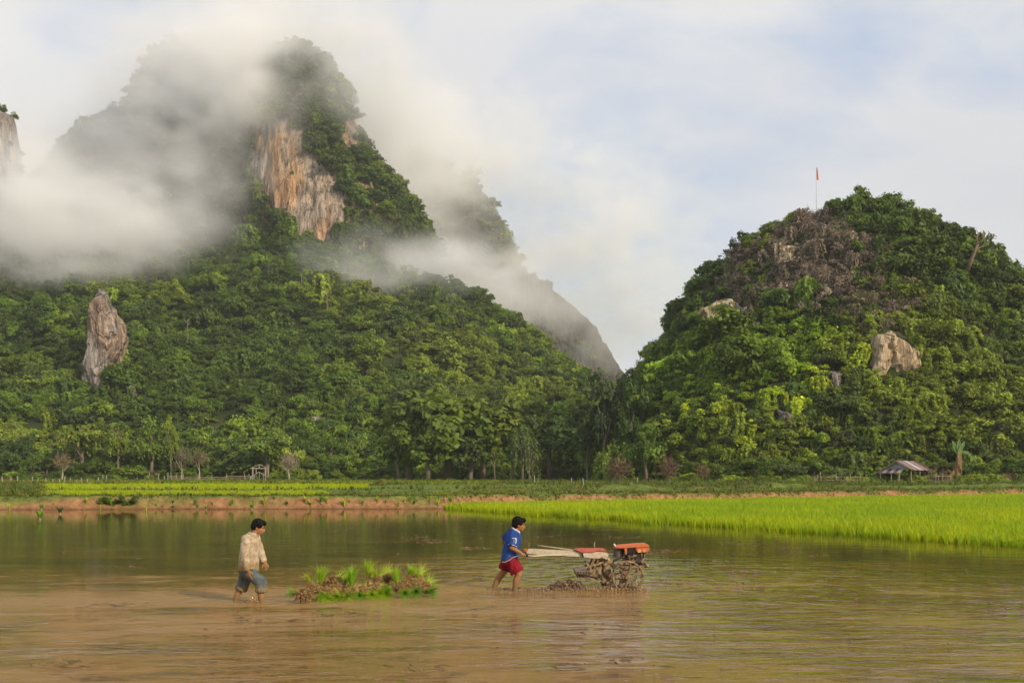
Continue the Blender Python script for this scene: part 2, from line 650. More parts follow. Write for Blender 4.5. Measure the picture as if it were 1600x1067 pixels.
def ground_mat():
    m, nt, o = new_mat('paddy earth and grass')
    g = node(nt, 'ShaderNodeNewGeometry')
    slope = node(nt, 'ShaderNodeSeparateXYZ', Vector=g.outputs['Normal']).outputs[2]
    pz = node(nt, 'ShaderNodeSeparateXYZ', Vector=g.outputs['Position']).outputs[2]
    n_s = node(nt, 'ShaderNodeTexNoise', Vector=wpos(nt, (1, 1, 1)), Scale=2.2, Detail=8.0, Roughness=0.7).outputs[0]
    n_b = node(nt, 'ShaderNodeTexNoise', Vector=wpos(nt, (0.5, 1, 1)), Scale=0.16, Detail=5.0, Roughness=0.6).outputs[0]
    soil = ramp(nt, n_s, [(0.25, (0.13, 0.062, 0.026)), (0.5, (0.30, 0.155, 0.070)), (0.75, (0.46, 0.26, 0.125))])
    grass = ramp(nt, n_s, [(0.3, (0.055, 0.075, 0.018)), (0.5, (0.10, 0.15, 0.025)), (0.7, (0.19, 0.24, 0.04))])
    k = math_(nt, 'ADD', math_(nt, 'MULTIPLY', n_b, 0.55), math_(nt, 'MULTIPLY', n_s, 0.25))
    steep = ramp(nt, slope, [(0.72, 1.0), (0.93, 0.0)])
    bare = ramp(nt, k, [(0.42, 0.0), (0.50, 0.55)])
    f = math_(nt, 'MAXIMUM', steep, math_(nt, 'SUBTRACT', math_(nt, 'ADD', bare, 0.1), 0.35))
    wet = ramp(nt, pz, [(0.0, 0.45), (0.09, 0.8), (0.22, 1.0)])
    c = mixc(nt, f, grass, soil)
    wc = node(nt, 'ShaderNodeCombineColor')
    for i in range(3):
        nt.links.new(wet, wc.inputs[i])
    c = mixc(nt, 1.0, c, wc.outputs[0], 'MULTIPLY')
    b = node(nt, 'ShaderNodeBump', Strength=0.8, Distance=0.12, Height=n_s).outputs[0]
    principled(nt, o, Base__Color=c, Roughness=0.92, Normal=b, Specular__IOR__Level=0.12)
    return m


ground = link('ground', grid_terrain(), ground_mat())
tag(ground, kind='structure', label='brown earth bank and grassy paddy terraces behind the water')


# ---------------------------------------------------------------- water
def water_mat():
    m, nt, o = new_mat('muddy paddy water')
    wp = wpos(nt)
    sx = node(nt, 'ShaderNodeSeparateXYZ', Vector=wp)
    X, Y = sx.outputs[0], sx.outputs[1]
    big = node(nt, 'ShaderNodeTexNoise', Vector=wpos(nt, (0.16, 0.30, 1)), Scale=1.0, Detail=6.0, Roughness=0.6, Distortion=0.6).outputs[0]
    streak = node(nt, 'ShaderNodeTexNoise', Vector=wpos(nt, (0.35, 1.5, 1)), Scale=1.0, Detail=7.0, Roughness=0.65, Distortion=0.8).outputs[0]
    # stirred mud follows the track the tractor has ploughed
    cx = math_(nt, 'SUBTRACT', math_(nt, 'ADD', Y, math_(nt, 'ADD', math_(nt, 'MULTIPLY', math_(nt, 'SUBTRACT', big, 0.5), 7.0), math_(nt, 'MULTIPLY', math_(nt, 'SUBTRACT', streak, 0.5), 3.0))), math_(nt, 'ADD', 17.2, math_(nt, 'MULTIPLY', X, 0.17)))
    track = math_(nt, 'SUBTRACT', 1.0, math_(nt, 'DIVIDE', math_(nt, 'ABSOLUTE', cx), 3.0))
    track = math_(nt, 'MULTIPLY', math_(nt, 'MAXIMUM', track, 0.0), ramp(nt, node(nt, 'ShaderNodeMapRange', Value=X, From__Min=-14.0, From__Max=5.0).outputs[0],
                                                                     [(0.0, 0.75), (0.72, 1.0), (0.95, 0.0)]))
    near = ramp(nt, node(nt, 'ShaderNodeMapRange', Value=Y, From__Min=8.0, From__Max=44.0).outputs[0], [(0.0, 0.76), (0.20, 0.58), (0.45, 0.34), (1.0, 0.10)])
    t = math_(nt, 'ADD', math_(nt, 'MULTIPLY', track, 0.65), near)
    wgt = math_(nt, 'MINIMUM', math_(nt, 'ADD', 0.30, t), 1.0)
    t = math_(nt, 'ADD', t, math_(nt, 'MULTIPLY', math_(nt, 'MULTIPLY', math_(nt, 'SUBTRACT', big, 0.5), 1.7), wgt))
    t = math_(nt, 'ADD', t, math_(nt, 'MULTIPLY', math_(nt, 'SUBTRACT', streak, 0.5), 1.2))
    speck = node(nt, 'ShaderNodeTexNoise', Vector=wpos(nt, (3.0, 9.0, 1)), Scale=1.0, Detail=6.0, Roughness=0.75).outputs[0]
    t = math_(nt, 'ADD', t, math_(nt, 'MULTIPLY', math_(nt, 'SUBTRACT', speck, 0.5), 0.9))
    clear = (0.038, 0.027, 0.0065)
    mud = (0.25, 0.138, 0.036)
    thick = (0.34, 0.205, 0.08)
    c = ramp(nt, t, [(0.05, clear), (0.40, (0.135, 0.076, 0.015)), (0.75, mud), (1.15, thick)])
    mot = node(nt, 'ShaderNodeTexNoise', Vector=wpos(nt, (0.9, 2.2, 1), (3, 9, 0)), Scale=1.0, Detail=5.0, Roughness=0.65, Distortion=0.7).outputs[0]
    c = mixc(nt, ramp(nt, mot, [(0.56, 0.0), (0.68, 0.7)]), c, (0.045, 0.030, 0.010))
    rough = ramp(nt, t, [(0.5, 0.015), (0.95, 0.04), (1.3, 0.14)])
    # ripples: long crests lying across the view, finer chop inside
    r1 = node(nt, 'ShaderNodeTexNoise', Vector=wpos(nt, (0.75, 1.9, 1)), Scale=1.0, Detail=3.0, Roughness=0.5, Distortion=0.5).outputs[0]
    r2 = node(nt, 'ShaderNodeTexNoise', Vector=wpos(nt, (2.4, 5.2, 1)), Scale=1.0, Detail=4.0, Roughness=0.6, Distortion=0.4).outputs[0]
    # rings spreading from the tractor
    dist = node(nt, 'ShaderNodeVectorMath', dict(operation='DISTANCE'), _0=wp, _1=(2.4, 18.6, 0.0)).outputs['Value']
    wob = math_(nt, 'ADD', dist, math_(nt, 'MULTIPLY', r1, 1.6))
    ring = math_(nt, 'SINE', math_(nt, 'MULTIPLY', wob, 10.0))
    fall = math_(nt, 'SUBTRACT', 1.0, math_(nt, 'DIVIDE', dist, 10.0))
    ring = math_(nt, 'MULTIPLY', ring, math_(nt, 'MAXIMUM', fall, 0.0))
    for (ax, ay, sz_, st) in ((-4.15, 16.3, 3.2, 0.16), (-0.25, 18.1, 3.0, 0.14), (-2.3, 16.7, 3.4, 0.10)):
        d_ = node(nt, 'ShaderNodeVectorMath', dict(operation='DISTANCE'), _0=wp, _1=(ax, ay, 0.0)).outputs['Value']
        s_ = math_(nt, 'SINE', math_(nt, 'MULTIPLY', math_(nt, 'ADD', d_, math_(nt, 'MULTIPLY', r1, 0.9)), 14.0))
        f_ = math_(nt, 'MAXIMUM', math_(nt, 'SUBTRACT', 1.0, math_(nt, 'DIVIDE', d_, sz_)), 0.0)
        ring = math_(nt, 'ADD', ring, math_(nt, 'MULTIPLY', math_(nt, 'MULTIPLY', s_, f_), st * 6.0))
    amp = ramp(nt, node(nt, 'ShaderNodeMapRange', Value=Y, From__Min=8.0, From__Max=60.0).outputs[0], [(0.0, 1.5), (0.12, 0.75), (0.28, 0.14), (1.0, 0.025)])
    h = math_(nt, 'ADD', math_(nt, 'MULTIPLY', r1, 1.7), math_(nt, 'MULTIPLY', r2, 0.75))
    h = math_(nt, 'MULTIPLY', h, amp)
    h = math_(nt, 'ADD', h, math_(nt, 'MULTIPLY', ring, 0.26))
    churn = node(nt, 'ShaderNodeTexNoise', Vector=wpos(nt, (2.5, 5, 1)), Scale=1.6, Detail=7.0, Roughness=0.7).outputs[0]
    h = math_(nt, 'ADD', h, math_(nt, 'MULTIPLY', math_(nt, 'MULTIPLY', churn, ramp(nt, t, [(0.7, 0.0), (1.2, 1.0)])), 1.2))
    b = node(nt, 'ShaderNodeBump', Strength=1.0, Distance=0.035, Height=h).outputs[0]
    principled(nt, o, Base__Color=c, Roughness=rough, IOR=1.33, Normal=b, Specular__IOR__Level=0.5)
    return m


def water_mesh():
    V = [(-400, -80, 0), (400, -80, 0), (400, 110, 0), (-400, 110, 0)]
    return np_mesh('water', V, [(0, 1, 2, 3)])


M_WATER = water_mat()
water = link('water', water_mesh(), M_WATER)
tag(water, kind='structure', label='muddy brown flooded paddy water reflecting the green hills')


# ---------------------------------------------------------------- hills
M_OVERCASTROCK = rock_mat('overcast toned limestone', (0.035, 0.032, 0.026), (0.085, 0.075, 0.06), (0.18, 0.155, 0.13), (1.1, 0.85, 0.65), 0.5, 0.6, 0.55)  # limestone for the back ridge, overcast light darkened into its colour


def loft_grid(P, name, mat, kind_label, closed=False):
    """P (rows, cols, 3) -> object"""
    nr, ncol = P.shape[:2]
    i = np.arange(nr * ncol).reshape(nr, ncol)
    if closed:
        j = np.roll(i, -1, axis=1)
        F = np.stack([i[:-1], j[:-1], j[1:], i[1:]], -1).reshape(-1, 4)
    else:
        F = np.stack([i[:-1, :-1], i[:-1, 1:], i[1:, 1:], i[1:, :-1]], -1).reshape(-1, 4)
    me = np_mesh(name, P.reshape(-1, 3), F, smooth=False)
    o = link(name, me, mat)
    tag(o, kind='structure', label=kind_label)
    return o


def tower(name, levels, Yc, depth, mat, label, nth=220, nz=130, amp=3.0, flute=1.5, power=2.4, seed=1, zbase=None, lean=0.0):
    """karst tower from its outline: rows (py, left px, right px) at distance Yc"""
    lv = np.array(sorted(levels, reverse=True), dtype=float)      # from the base upwards
    z = CAM_H + (742 - lv[:, 0]) / F_PX * Yc
    xl = (lv[:, 1] - 800) / F_PX * Yc
    xr = (lv[:, 2] - 800) / F_PX * Yc
    zz = np.linspace(z[0], z[-1], nz)
    L = np.interp(zz, z, xl)
    Rr = np.interp(zz, z, xr)
    wmax = (xr - xl).max()
    th = np.linspace(0, 2 * math.pi, nth, endpoint=False)
    c, s = np.cos(th), np.sin(th)
    k = 2.0 / power
    ex = np.sign(c) * np.abs(c) ** k
    ey = np.sign(s) * np.abs(s) ** k
    rel = (Rr - L) / wmax
    b = depth * (0.15 + 0.85 * rel)
    X = (L + Rr)[:, None] / 2 + (Rr - L)[:, None] / 2 * ex[None]
    Yy = Yc + lean * (zz - zz[0])[:, None] + b[:, None] * ey[None]
    Z = np.repeat(zz[:, None], nth, 1)
    P = np.stack([X, Yy, Z], -1)
    nrm = np.stack([np.repeat((ex / 1)[None], nz, 0), np.repeat((ey / 1)[None], nz, 0), np.full((nz, nth), 0.25)], -1)
    nrm /= np.linalg.norm(nrm, axis=-1, keepdims=True)
    dsp = amp * fbm(P / 26.0, seed, 4) + flute * fbm(P * np.array([1 / 5.0, 1 / 5.0, 1 / 32.0]), seed + 9, 3) + flute * 0.55 * (0.4 - np.abs(fbm(P * np.array([1 / 3.2, 1 / 3.2, 1 / 22.0]), seed + 19, 3)) * 1.5)
    fade = np.clip((Rr - L) / (0.25 * wmax), 0.2, 1)[:, None]
    P = P + nrm * (dsp * fade)[..., None]
    top = P[-1].mean(0) + np.array([0, 0, 1.0])
    P = np.concatenate([P, (P[-1] * 0.5 + top * 0.5)[None], np.repeat(top[None], nth, 0)[None] + rng.normal(size=(1, nth, 3)) * 0.01], 0)
    return loft_grid(P, name, mat, label, closed=True)


PEAK = tower('mountain', [(96, 434, 486), (104, 426, 503), (120, 416, 524), (160, 408, 542), (204, 398, 556), (240, 395, 572), (272, 395, 588),
                          (320, 396, 632), (360, 402, 664), (400, 400, 676), (440, 390, 684), (520, 380, 700)], 425, 46, M_CLIFF,
             'steep limestone peak with an orange grey cliff face above the forest', amp=3.2, flute=2.2, seed=41, nth=420, nz=160)
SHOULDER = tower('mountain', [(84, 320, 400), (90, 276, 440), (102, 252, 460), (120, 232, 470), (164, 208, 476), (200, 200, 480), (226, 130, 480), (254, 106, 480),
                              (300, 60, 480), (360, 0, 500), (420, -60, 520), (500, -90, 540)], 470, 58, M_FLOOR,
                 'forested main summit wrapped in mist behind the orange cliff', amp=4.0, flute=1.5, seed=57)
STUB = tower('mountain', [(174, -40, 4), (180, -46, 14), (200, -50, 19), (240, -56, 22), (300, -70, 28), (420, -90, 40)], 352, 14, M_GREYROCK,
             'pale rock pinnacle rising out of the mist at the left edge', nth=120, nz=70, amp=1.6, flute=1.2, seed=63)


def ridge(name, crest, base_dy, zbase, mat, label, seed, steep=0.28, rows=90, cols=300, flute=4.0):
    """long rock wall below a crest line of (px, py, Y)"""
    cr = np.array([W(*c) for c in crest])
    t = np.linspace(0, 1, len(cr))
    u = np.linspace(0, 1, cols)
    C = np.stack([np.interp(u, t, cr[:, i]) for i in range(3)], -1)
    C[:, 2] += 7.0 * fbm(np.stack([u * 26, u * 0, u * 0], -1), seed, 5, 0.6)
    rowsP = []
    for v in np.linspace(0, 1, rows):
        z = zbase + (C[:, 2] - zbase) * v
        y = C[:, 1] - base_dy * (1 - v ** (1 / steep * 0.35))
        rowsP.append(np.stack([C[:, 0], y, z], -1))
    for dy, dz in ((12, -6), (60, -60)):
        rowsP.append(np.stack([C[:, 0], C[:, 1] + dy, C[:, 2] + dz], -1))
    P = np.array(rowsP)
    d = 8.0 * fbm(P / 34.0, seed, 4) + flute * fbm(P * np.array([1 / 7., 1 / 7., 1 / 45.]), seed + 5, 3)
    P[..., 1] -= d
    return loft_grid(P, name, mat, label)


BACK = ridge('mountain', [(470, 150, 560), (560, 178, 570), (600, 208, 575), (660, 246, 580), (740, 285, 590), (770, 312, 596), (800, 402, 600), (820, 424, 604), (860, 452, 610), (900, 482, 616),
                          (930, 512, 622), (950, 542, 626), (985, 590, 630), (1010, 660, 634)], 40, -2, M_OVERCASTROCK,
             'grey cliff ridge fading into cloud behind the forested slope', 71)

# forested slope: base line rising to a top line, then falling away behind
top_px = [(-420, 430, 345), (-200, 405, 345), (0, 412, 350), (120, 408, 352), (240, 400, 356), (390, 384, 368), (500, 392, 372), (600, 420, 374), (690, 446, 366), (760, 476, 356), (820, 516, 344), (880, 566, 326),
          (915, 600, 306), (945, 655, 280), (975, 720, 250), (1010, 752, 230)]
tp = np.array([W(*c) for c in top_px])
u_t = np.linspace(0, 1, len(tp))
u = np.linspace(0, 1, 330)
TT = np.stack([np.interp(u, u_t, tp[:, i]) for i in range(3)], -1)
base_y = np.interp(TT[:, 0], [-300, -100, -20, 20, 40, 60], [214, 214, 206, 190, 186, 190])
rowsP = []
for v in np.linspace(0, 1, 120):
    bx = TT[:, 0] * (0.62 + 0.38 * v)
    y = base_y + (TT[:, 1] - base_y) * v
    z = 0.4 + (TT[:, 2] - 0.4) * (0.55 * v + 0.45 * v ** 1.8)
    rowsP.append(np.stack([bx, y, z], -1))
for dy, dz in ((18, -3), (50, -25), (110, -90)):
    rowsP.append(np.stack([TT[:, 0], TT[:, 1] + dy, TT[:, 2] + dz], -1))
P = np.array(rowsP)
vv = np.clip(np.linspace(0, 1.03, P.shape[0]), 0, 1)[:, None]
lump = (7.0 * fbm(P / np.array([34., 34., 60.]), 81, 4) + 3.0 * fbm(P / 11.0, 82, 2)) * np.clip(vv * 4, 0, 1) * np.clip((1.15 - vv) * 5, 0.25, 1)
P[..., 2] += lump
P[..., 1] -= lump * 0.5
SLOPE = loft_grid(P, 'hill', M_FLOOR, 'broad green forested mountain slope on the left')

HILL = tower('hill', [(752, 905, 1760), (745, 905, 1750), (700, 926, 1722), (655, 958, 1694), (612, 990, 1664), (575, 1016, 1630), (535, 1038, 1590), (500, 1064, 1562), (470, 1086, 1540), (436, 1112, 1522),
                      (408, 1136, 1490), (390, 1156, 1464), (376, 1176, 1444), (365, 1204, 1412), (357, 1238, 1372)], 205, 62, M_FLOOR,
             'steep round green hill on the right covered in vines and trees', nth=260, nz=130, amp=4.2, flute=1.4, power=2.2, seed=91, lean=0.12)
HILL2 = tower('hill', [(752, 1520, 2100), (600, 1545, 2050), (520, 1575, 2000), (505, 1610, 1950), (495, 1650, 1900)], 260, 50, M_FLOOR,
              'green forested hill beyond the right edge of the round hill', nth=120, nz=60, amp=3.0, seed=95)


# ---------------------------------------------------------------- forest on the hills
def sample(o, spacing, seed, face_cam=-0.25, sheet=False):
    me = o.data
    n = len(me.polygons)
    V = np.empty(len(me.vertices) * 3, np.float32); me.vertices.foreach_get('co', V); V = V.reshape(-1, 3).astype(float)
    lp = np.empty(len(me.loops), np.int32); me.loops.foreach_get('vertex_index', lp); Q = lp.reshape(-1, 4)
    A, B, C, D = V[Q[:, 0]], V[Q[:, 1]], V[Q[:, 2]], V[Q[:, 3]]
    nr = np.cross(C - A, D - B)
    ar = np.linalg.norm(nr, axis=1)
    area = ar / 2
    nr /= ar[:, None] + 1e-9
    ctr = (A + B + C + D) / 4
    nr[nr[:, 2] < -0.98] *= -1
    view = np.array([0, 0, CAM_H]) - ctr
    view /= np.linalg.norm(view, axis=1, keepdims=True)
    # make normals point outwards (away from the hill axis), judged by the median
    mid = ctr.mean(0) * np.array([1, 1, 0]) + np.array([0, 0, ctr[:, 2].min()])
    flip = np.sign(((ctr - mid) * nr).sum(1).mean())
    nr *= flip if flip else 1
    if sheet:
        nr *= np.sign((view * nr).sum(1))[:, None]
    facing = (view * nr).sum(1)
    px, py = proj(ctr)
    ok = (facing > face_cam) & (ctr[:, 1] > 5) & (px > -260) & (px < 1860)
    r = np.random.default_rng(seed)
    p = np.where(ok, area, 0)
    cnt = int(2.6 * p.sum() / spacing ** 2)
    idx = r.choice(n, size=cnt, p=p / p.sum())
    a, b = r.uniform(size=(2, cnt, 1))
    Pp = (A[idx] * (1 - a) + B[idx] * a) * (1 - b) + (D[idx] * (1 - a) + C[idx] * a) * b
    # thin out: keep points no closer than 0.55 spacing
    keep = np.ones(cnt, bool)
    cell = {}
    s = spacing * 0.70
    for i in range(cnt):
        kx, ky, kz = (Pp[i] // s).astype(int)
        hit = False
        for dx in (-1, 0, 1):
            for dy in (-1, 0, 1):
                for dz in (-1, 0, 1):
                    for j in cell.get((kx + dx, ky + dy, kz + dz), ()):
                        if ((Pp[i] - Pp[j]) ** 2).sum() < s * s:
                            hit = True
        if hit:
            keep[i] = False
        else:
            cell.setdefault((kx, ky, kz), []).append(i)
    return Pp[keep], nr[idx][keep]


GREENS = np.array([(0.090, 0.148, 0.018), (0.130, 0.215, 0.020), (0.076, 0.130, 0.022), (0.170, 0.250, 0.022), (0.112, 0.160, 0.030), (0.215, 0.280, 0.028)])
CROWNS = protos([crown_mesh('crown', 100 + k, lobes=(20, 26, 16, 32, 22, 28)[k], nleaf=(1900, 2100, 1500, 2200, 1800, 2000)[k], leaf=(0.078, 0.070, 0.095, 0.064, 0.080, 0.070)[k], flat=(0.8, 0.65, 1.0, 0.5, 1.25, 0.75)[k], lobe_r=((0.16, 0.34), (0.12, 0.30), (0.2, 0.4), (0.11, 0.26), (0.16, 0.32), (0.13, 0.30))[k], mat=M_CANOPY) for k in range(6)])
VINES = protos([vine_mesh('vine', 200 + k, mat=M_CANOPY, length=(1.5, 2.1, 1.2)[k]) for k in range(3)])
TWIGS = protos([twig_mesh('twigs', 300 + k, mat=M_TWIG) for k in range(3)])


def tint_field(P, seed, scale=40.0, jit=0.22):
    r = np.random.default_rng(seed)
    k = np.clip((fbm(P / scale, seed, 3) * 1.6 + 0.5) * len(GREENS) + r.normal(size=len(P)) * 1.3, 0, len(GREENS) - 1).astype(int)
    return GREENS[k] * (1 + r.normal(size=(len(P), 1)) * jit).clip(0.5, 1.7)


def forest(name, P, size, seed, label, tint=None, vines=0.0, lift=0.35, zs=(0.75, 1.35)):
    r = np.random.default_rng(seed)
    n = len(P)
    S = np.asarray(size) * r.lognormal(0, 0.38, n)
    S3 = np.stack([S, S, S * r.uniform(*zs, n)], 1)
    pick = r.integers(0, 6, n)
    isv = r.uniform(size=n) < vines
    pick = np.where(isv, 6 + r.integers(0, 3, n), pick)
    P = P + np.stack([0 * S, 0 * S, S * lift], 1)
    rot = np.stack([r.normal(size=n) * 0.15, r.normal(size=n) * 0.15, r.uniform(0, 6.28, n)], 1)
    return scatter(name, P, S3, rot, tint if tint is not None else tint_field(P, seed), pick, CROWNS + VINES, [M_CANOPY], label)


CLIFF_POLY = [(396, 198), (440, 190), (470, 205), (498, 250), (524, 282), (540, 320), (541, 352), (526, 362), (508, 392), (484, 378), (455, 350), (432, 334), (408, 306), (395, 250)]
EXTRA_ROCK = [[(528, 190), (562, 190), (560, 262), (540, 240)]]
SPIRE_POLY = [(158, 452), (164, 456), (170, 472), (176, 488), (187, 505), (190, 528), (181, 560), (176, 600), (172, 640), (138, 640), (146, 560), (150, 520), (149, 484), (157, 470)]

P, Nn = sample(SLOPE, 2.6, 401)
px, py = proj(P)
keep = ~(in_poly(px, py, SPIRE_POLY) & (py < 585) & (px < 181)) & (P[:, 2] > -1)
P, px, py = P[keep], px[keep], py[keep]
T = tint_field(P, 402)
forest('forest', P, np.full(len(P), 2.15), 403, 'dense green tree canopy covering the left mountain slope', tint=T, vines=0.18)
P, Nn = sample(PEAK, 2.4, 411)
px, py = proj(P)
rock = in_poly(px, py, CLIFF_POLY) & (P[:, 1] < 425)
for q in EXTRA_ROCK:
    rock |= in_poly(px, py, q)
ledge = fbm(P / np.array([7., 7., 16.]), 412, 3) > 0.38
keep = ~rock | (ledge & (rng.uniform(size=len(P)) < 0.35))
sz = np.where(rock, 1.1, 2.7)
T = tint_field(P, 413) * 0.85
forest('forest', P[keep], sz[keep], 414, 'trees and scrub clinging to the misty limestone peak', tint=T[keep], vines=0.2)
P, Nn = sample(SHOULDER, 4.0, 421)
forest('forest', P, np.full(len(P), 2.3), 422, 'dark forest on the cloud covered main summit', tint=tint_field(P, 423) * 0.8)
P, Nn = sample(BACK, 4.4, 431, sheet=True)
k = fbm(P / np.array([22., 22., 40.]), 432, 4)
keep = k > -0.08
P = P[keep]
forest('forest', P, np.full(len(P), 3.2), 433, 'scrub growing on ledges of the grey cliff ridge in the cloud', tint=tint_field(P, 434) * 0.8, vines=0.2)
P, Nn = sample(STUB, 3.2, 441)
keep = fbm(P / 8.0, 442, 3) > 0.1
P = P[keep]
forest('forest', P, np.full(len(P), 1.3), 443, 'small scrub on the pale pinnacle at the left edge', tint=tint_field(P, 444))
P, Nn = sample(HILL2, 4.2, 445)
forest('forest', P, np.full(len(P), 2.8), 446, 'trees on the hill at the right edge', tint=tint_field(P, 447) * 0.8)

# the right-hand hill
DEAD_POLY = [(1085, 480), (1120, 425), (1150, 400), (1205, 365), (1250, 338), (1290, 336), (1345, 350), (1358, 400), (1362, 450), (1425, 470), (1420, 520), (1330, 520), (1290, 485), (1240, 470), (1200, 480), (1165, 500), (1120, 505)]
SUNLIT_LIME_POLY = [(1120, 510), (1180, 485), (1250, 490), (1330, 520), (1300, 600), (1240, 650), (1100, 640), (1010, 600), (1020, 560)]
ROCKS_R = [[(1368, 525), (1388, 517), (1412, 535), (1428, 552), (1424, 574), (1400, 590), (1372, 598), (1360, 592), (1368, 560)], [(1100, 484), (1116, 474), (1136, 468), (1160, 486), (1148, 520), (1114, 522)],
           [(1216, 640), (1234, 648), (1236, 678), (1220, 676)], [(1296, 580), (1312, 580), (1308, 618), (1298, 612)], [(1220, 385), (1240, 385), (1236, 402), (1218, 400)]]
P, Nn = sample(HILL, 1.45, 451)
px, py = proj(P)
r = np.random.default_rng(452)
front = P[:, 1] < 215
dead = in_poly(px + r.normal(size=len(P)) * 20, py + r.normal(size=len(P)) * 14, DEAD_POLY) & front
sunlit_lime = in_poly(px + r.normal(size=len(P)) * 25, py + r.normal(size=len(P)) * 22, SUNLIT_LIME_POLY) & front
rk = np.zeros(len(P), bool)
for q in ROCKS_R:
    qx, qy = sum(p[0] for p in q) / len(q), sum(p[1] for p in q) / len(q)
    rk |= in_poly(px, py, [(qx + (a - qx) * 1.22, qy + (b - qy) * 1.22) for a, b in q]) & front
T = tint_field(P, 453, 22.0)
T = np.where(sunlit_lime[:, None], T * np.array([1.85, 1.75, 0.95]), T)  # lime vines, with the sunlit patch brightened into their tint
T = np.where((px > 1440)[:, None] & ~sunlit_lime[:, None], T * 0.85, T)  # cloud shade on the right flank, darkened into the tint
live = ~dead & ~rk & ~((px > 1252) & (px < 1300) & (py < 372))
live |= dead & (r.uniform(size=len(P)) < 0.34)
g_tr = live & (py < 470) & ~dead
size = np.where(g_tr, 1.75, 1.45) * np.where(dead, 0.6, 1.0)
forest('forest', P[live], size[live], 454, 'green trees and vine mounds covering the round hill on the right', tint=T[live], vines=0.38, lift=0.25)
# bigger trees that break the skyline
P2, N2 = sample(HILL, 5.0, 455)
px2, py2 = proj(P2)
kk = (N2[:, 2] > 0.25) & (py2 < 520) & ~in_poly(px2, py2, DEAD_POLY) & ~((px2 > 1240) & (px2 < 1312) & (py2 < 385))
P2 = P2[kk]
forest('forest', P2, np.full(len(P2), 1.9), 456, 'tree crowns standing along the top of the round hill', tint=tint_field(P2, 457) * 0.9, lift=0.45, zs=(0.9, 1.3))
d = dead & ~rk
nD = int(d.sum())
sD = r.lognormal(0, 0.3, nD) * 1.35
pk = np.where(r.uniform(size=nD) < 0.30, r.integers(0, 3, nD), np.where(r.uniform(size=nD) < 0.6, 3 + r.integers(0, 3, nD), 6 + r.integers(0, 2, nD)))
sD3 = np.stack([sD, sD, sD * np.where(pk > 5, 1.3, 1.0)], 1)
pD = P[d] + np.stack([0 * sD, -0.3 * sD, 0.2 * sD], 1)
pal = np.array([(0.190, 0.148, 0.110), (0.150, 0.118, 0.092), (0.26, 0.215, 0.155), (0.155, 0.11, 0.08), (0.135, 0.130, 0.065)])
tD = pal[np.clip((fbm(pD / 6.0, 459, 3) * 1.4 + 0.5) * 5 + r.normal(size=nD), 0, 4).astype(int)] * (1 + r.normal(size=(nD, 1)) * 0.25).clip(0.5, 1.8)
DRYVINE = protos([vine_mesh('dry_vine', 320 + k, mat=M_TWIG, strands=20, per=26, length=(1.4, 1.9)[k], leaf=0.07) for k in range(2)])
DRYBUSH = protos([crown_mesh('dry_bush', 330 + k, lobes=16, nleaf=900, leaf=0.06, mat=M_TWIG) for k in range(3)])
scatter('dead_vines', pD, sD3, np.stack([r.normal(size=nD) * 0.2, r.normal(size=nD) * 0.2, r.uniform(0, 6.28, nD)], 1), tD, pk, TWIGS + DRYBUSH + DRYVINE, [M_TWIG],
        'tangle of dead brown vines hanging over the upper face of the round hill')


def rock_face(name, poly, Yc, thick, mat, label, n=48, seed=1, rough=1.0):
    """craggy rock standing out of the slope, outline poly in photo pixels at distance Yc"""
    pts = np.array([W(x, y, Yc) for x, y in poly])
    lo, hi = pts[:, [0, 2]].min(0), pts[:, [0, 2]].max(0)
    nz_, nx_ = n * 2, n
    zs = np.linspace(lo[1], hi[1], nz_)
    out = []
    for z in zs:
        xs = []
        for i in range(len(pts)):
            a, b = pts[i], pts[(i + 1) % len(pts)]
            if (a[2] > z) != (b[2] > z):
                xs.append(a[0] + (z - a[2]) / (b[2] - a[2]) * (b[0] - a[0]))
        if len(xs) < 2:
            xs = [pts[:, 0].mean()] * 2 if not out else [out[-1][0], out[-1][1]]
        out.append((min(xs), max(xs)))
    out[0] = out[1]
    th = np.linspace(0, 2 * math.pi, nx_ * 2, endpoint=False)
    rows = []
    for z, (a, b) in zip(zs, out):
        f = 1.0 if z < hi[1] - 0.15 * (hi[1] - lo[1]) else max(0.12, (hi[1] - z) / (0.15 * (hi[1] - lo[1])))
        sgn = lambda q, e: np.sign(q) * np.abs(q) ** e
        rows.append(np.stack([(a + b) / 2 + (b - a) / 2 * sgn(np.cos(th), 0.75), Yc + thick * f * sgn(np.sin(th), 0.35), np.full_like(th, z)], -1))
    P = np.array(rows)
    nrm = np.stack([np.cos(th), np.sin(th), 0 * th], -1)[None]
    sz = (hi - lo).min()
    d = 0.12 * sz * fbm(P / (sz * 0.4), seed, 4) + 0.20 * sz * (0.45 - np.abs(fbm(P * np.array([1.9 / sz, 1.9 / sz, 0.38 / sz]), seed + 3, 3)) * 1.6) + 0.07 * sz * vnoise(P * np.array([9 / sz, 9 / sz, 4 / sz]), seed + 6) + 0.11 * sz * np.round(2.4 * fbm(P * np.array([2.4 / sz, 2.4 / sz, 1.5 / sz]), seed + 8, 3)) / 2.0
    P = P + nrm * (d * rough)[..., None]
    t = P[-1].mean(0)
    P = np.concatenate([P, np.repeat(t[None, None], P.shape[1], 1) + rng.normal(size=(1, P.shape[1], 3)) * 0.01], 0)
    return loft_grid(P, name, mat, label, closed=True)


def depth_on(o, px, py):
    """distance at which the pixel's sight line meets hill o"""
    dg = bpy.context.evaluated_depsgraph_get()
    d = (W(px, py, 100) - cam.location).normalized()
    ok, loc, _n, _i = o.ray_cast(cam.location, d)
    return loc.y if ok else None


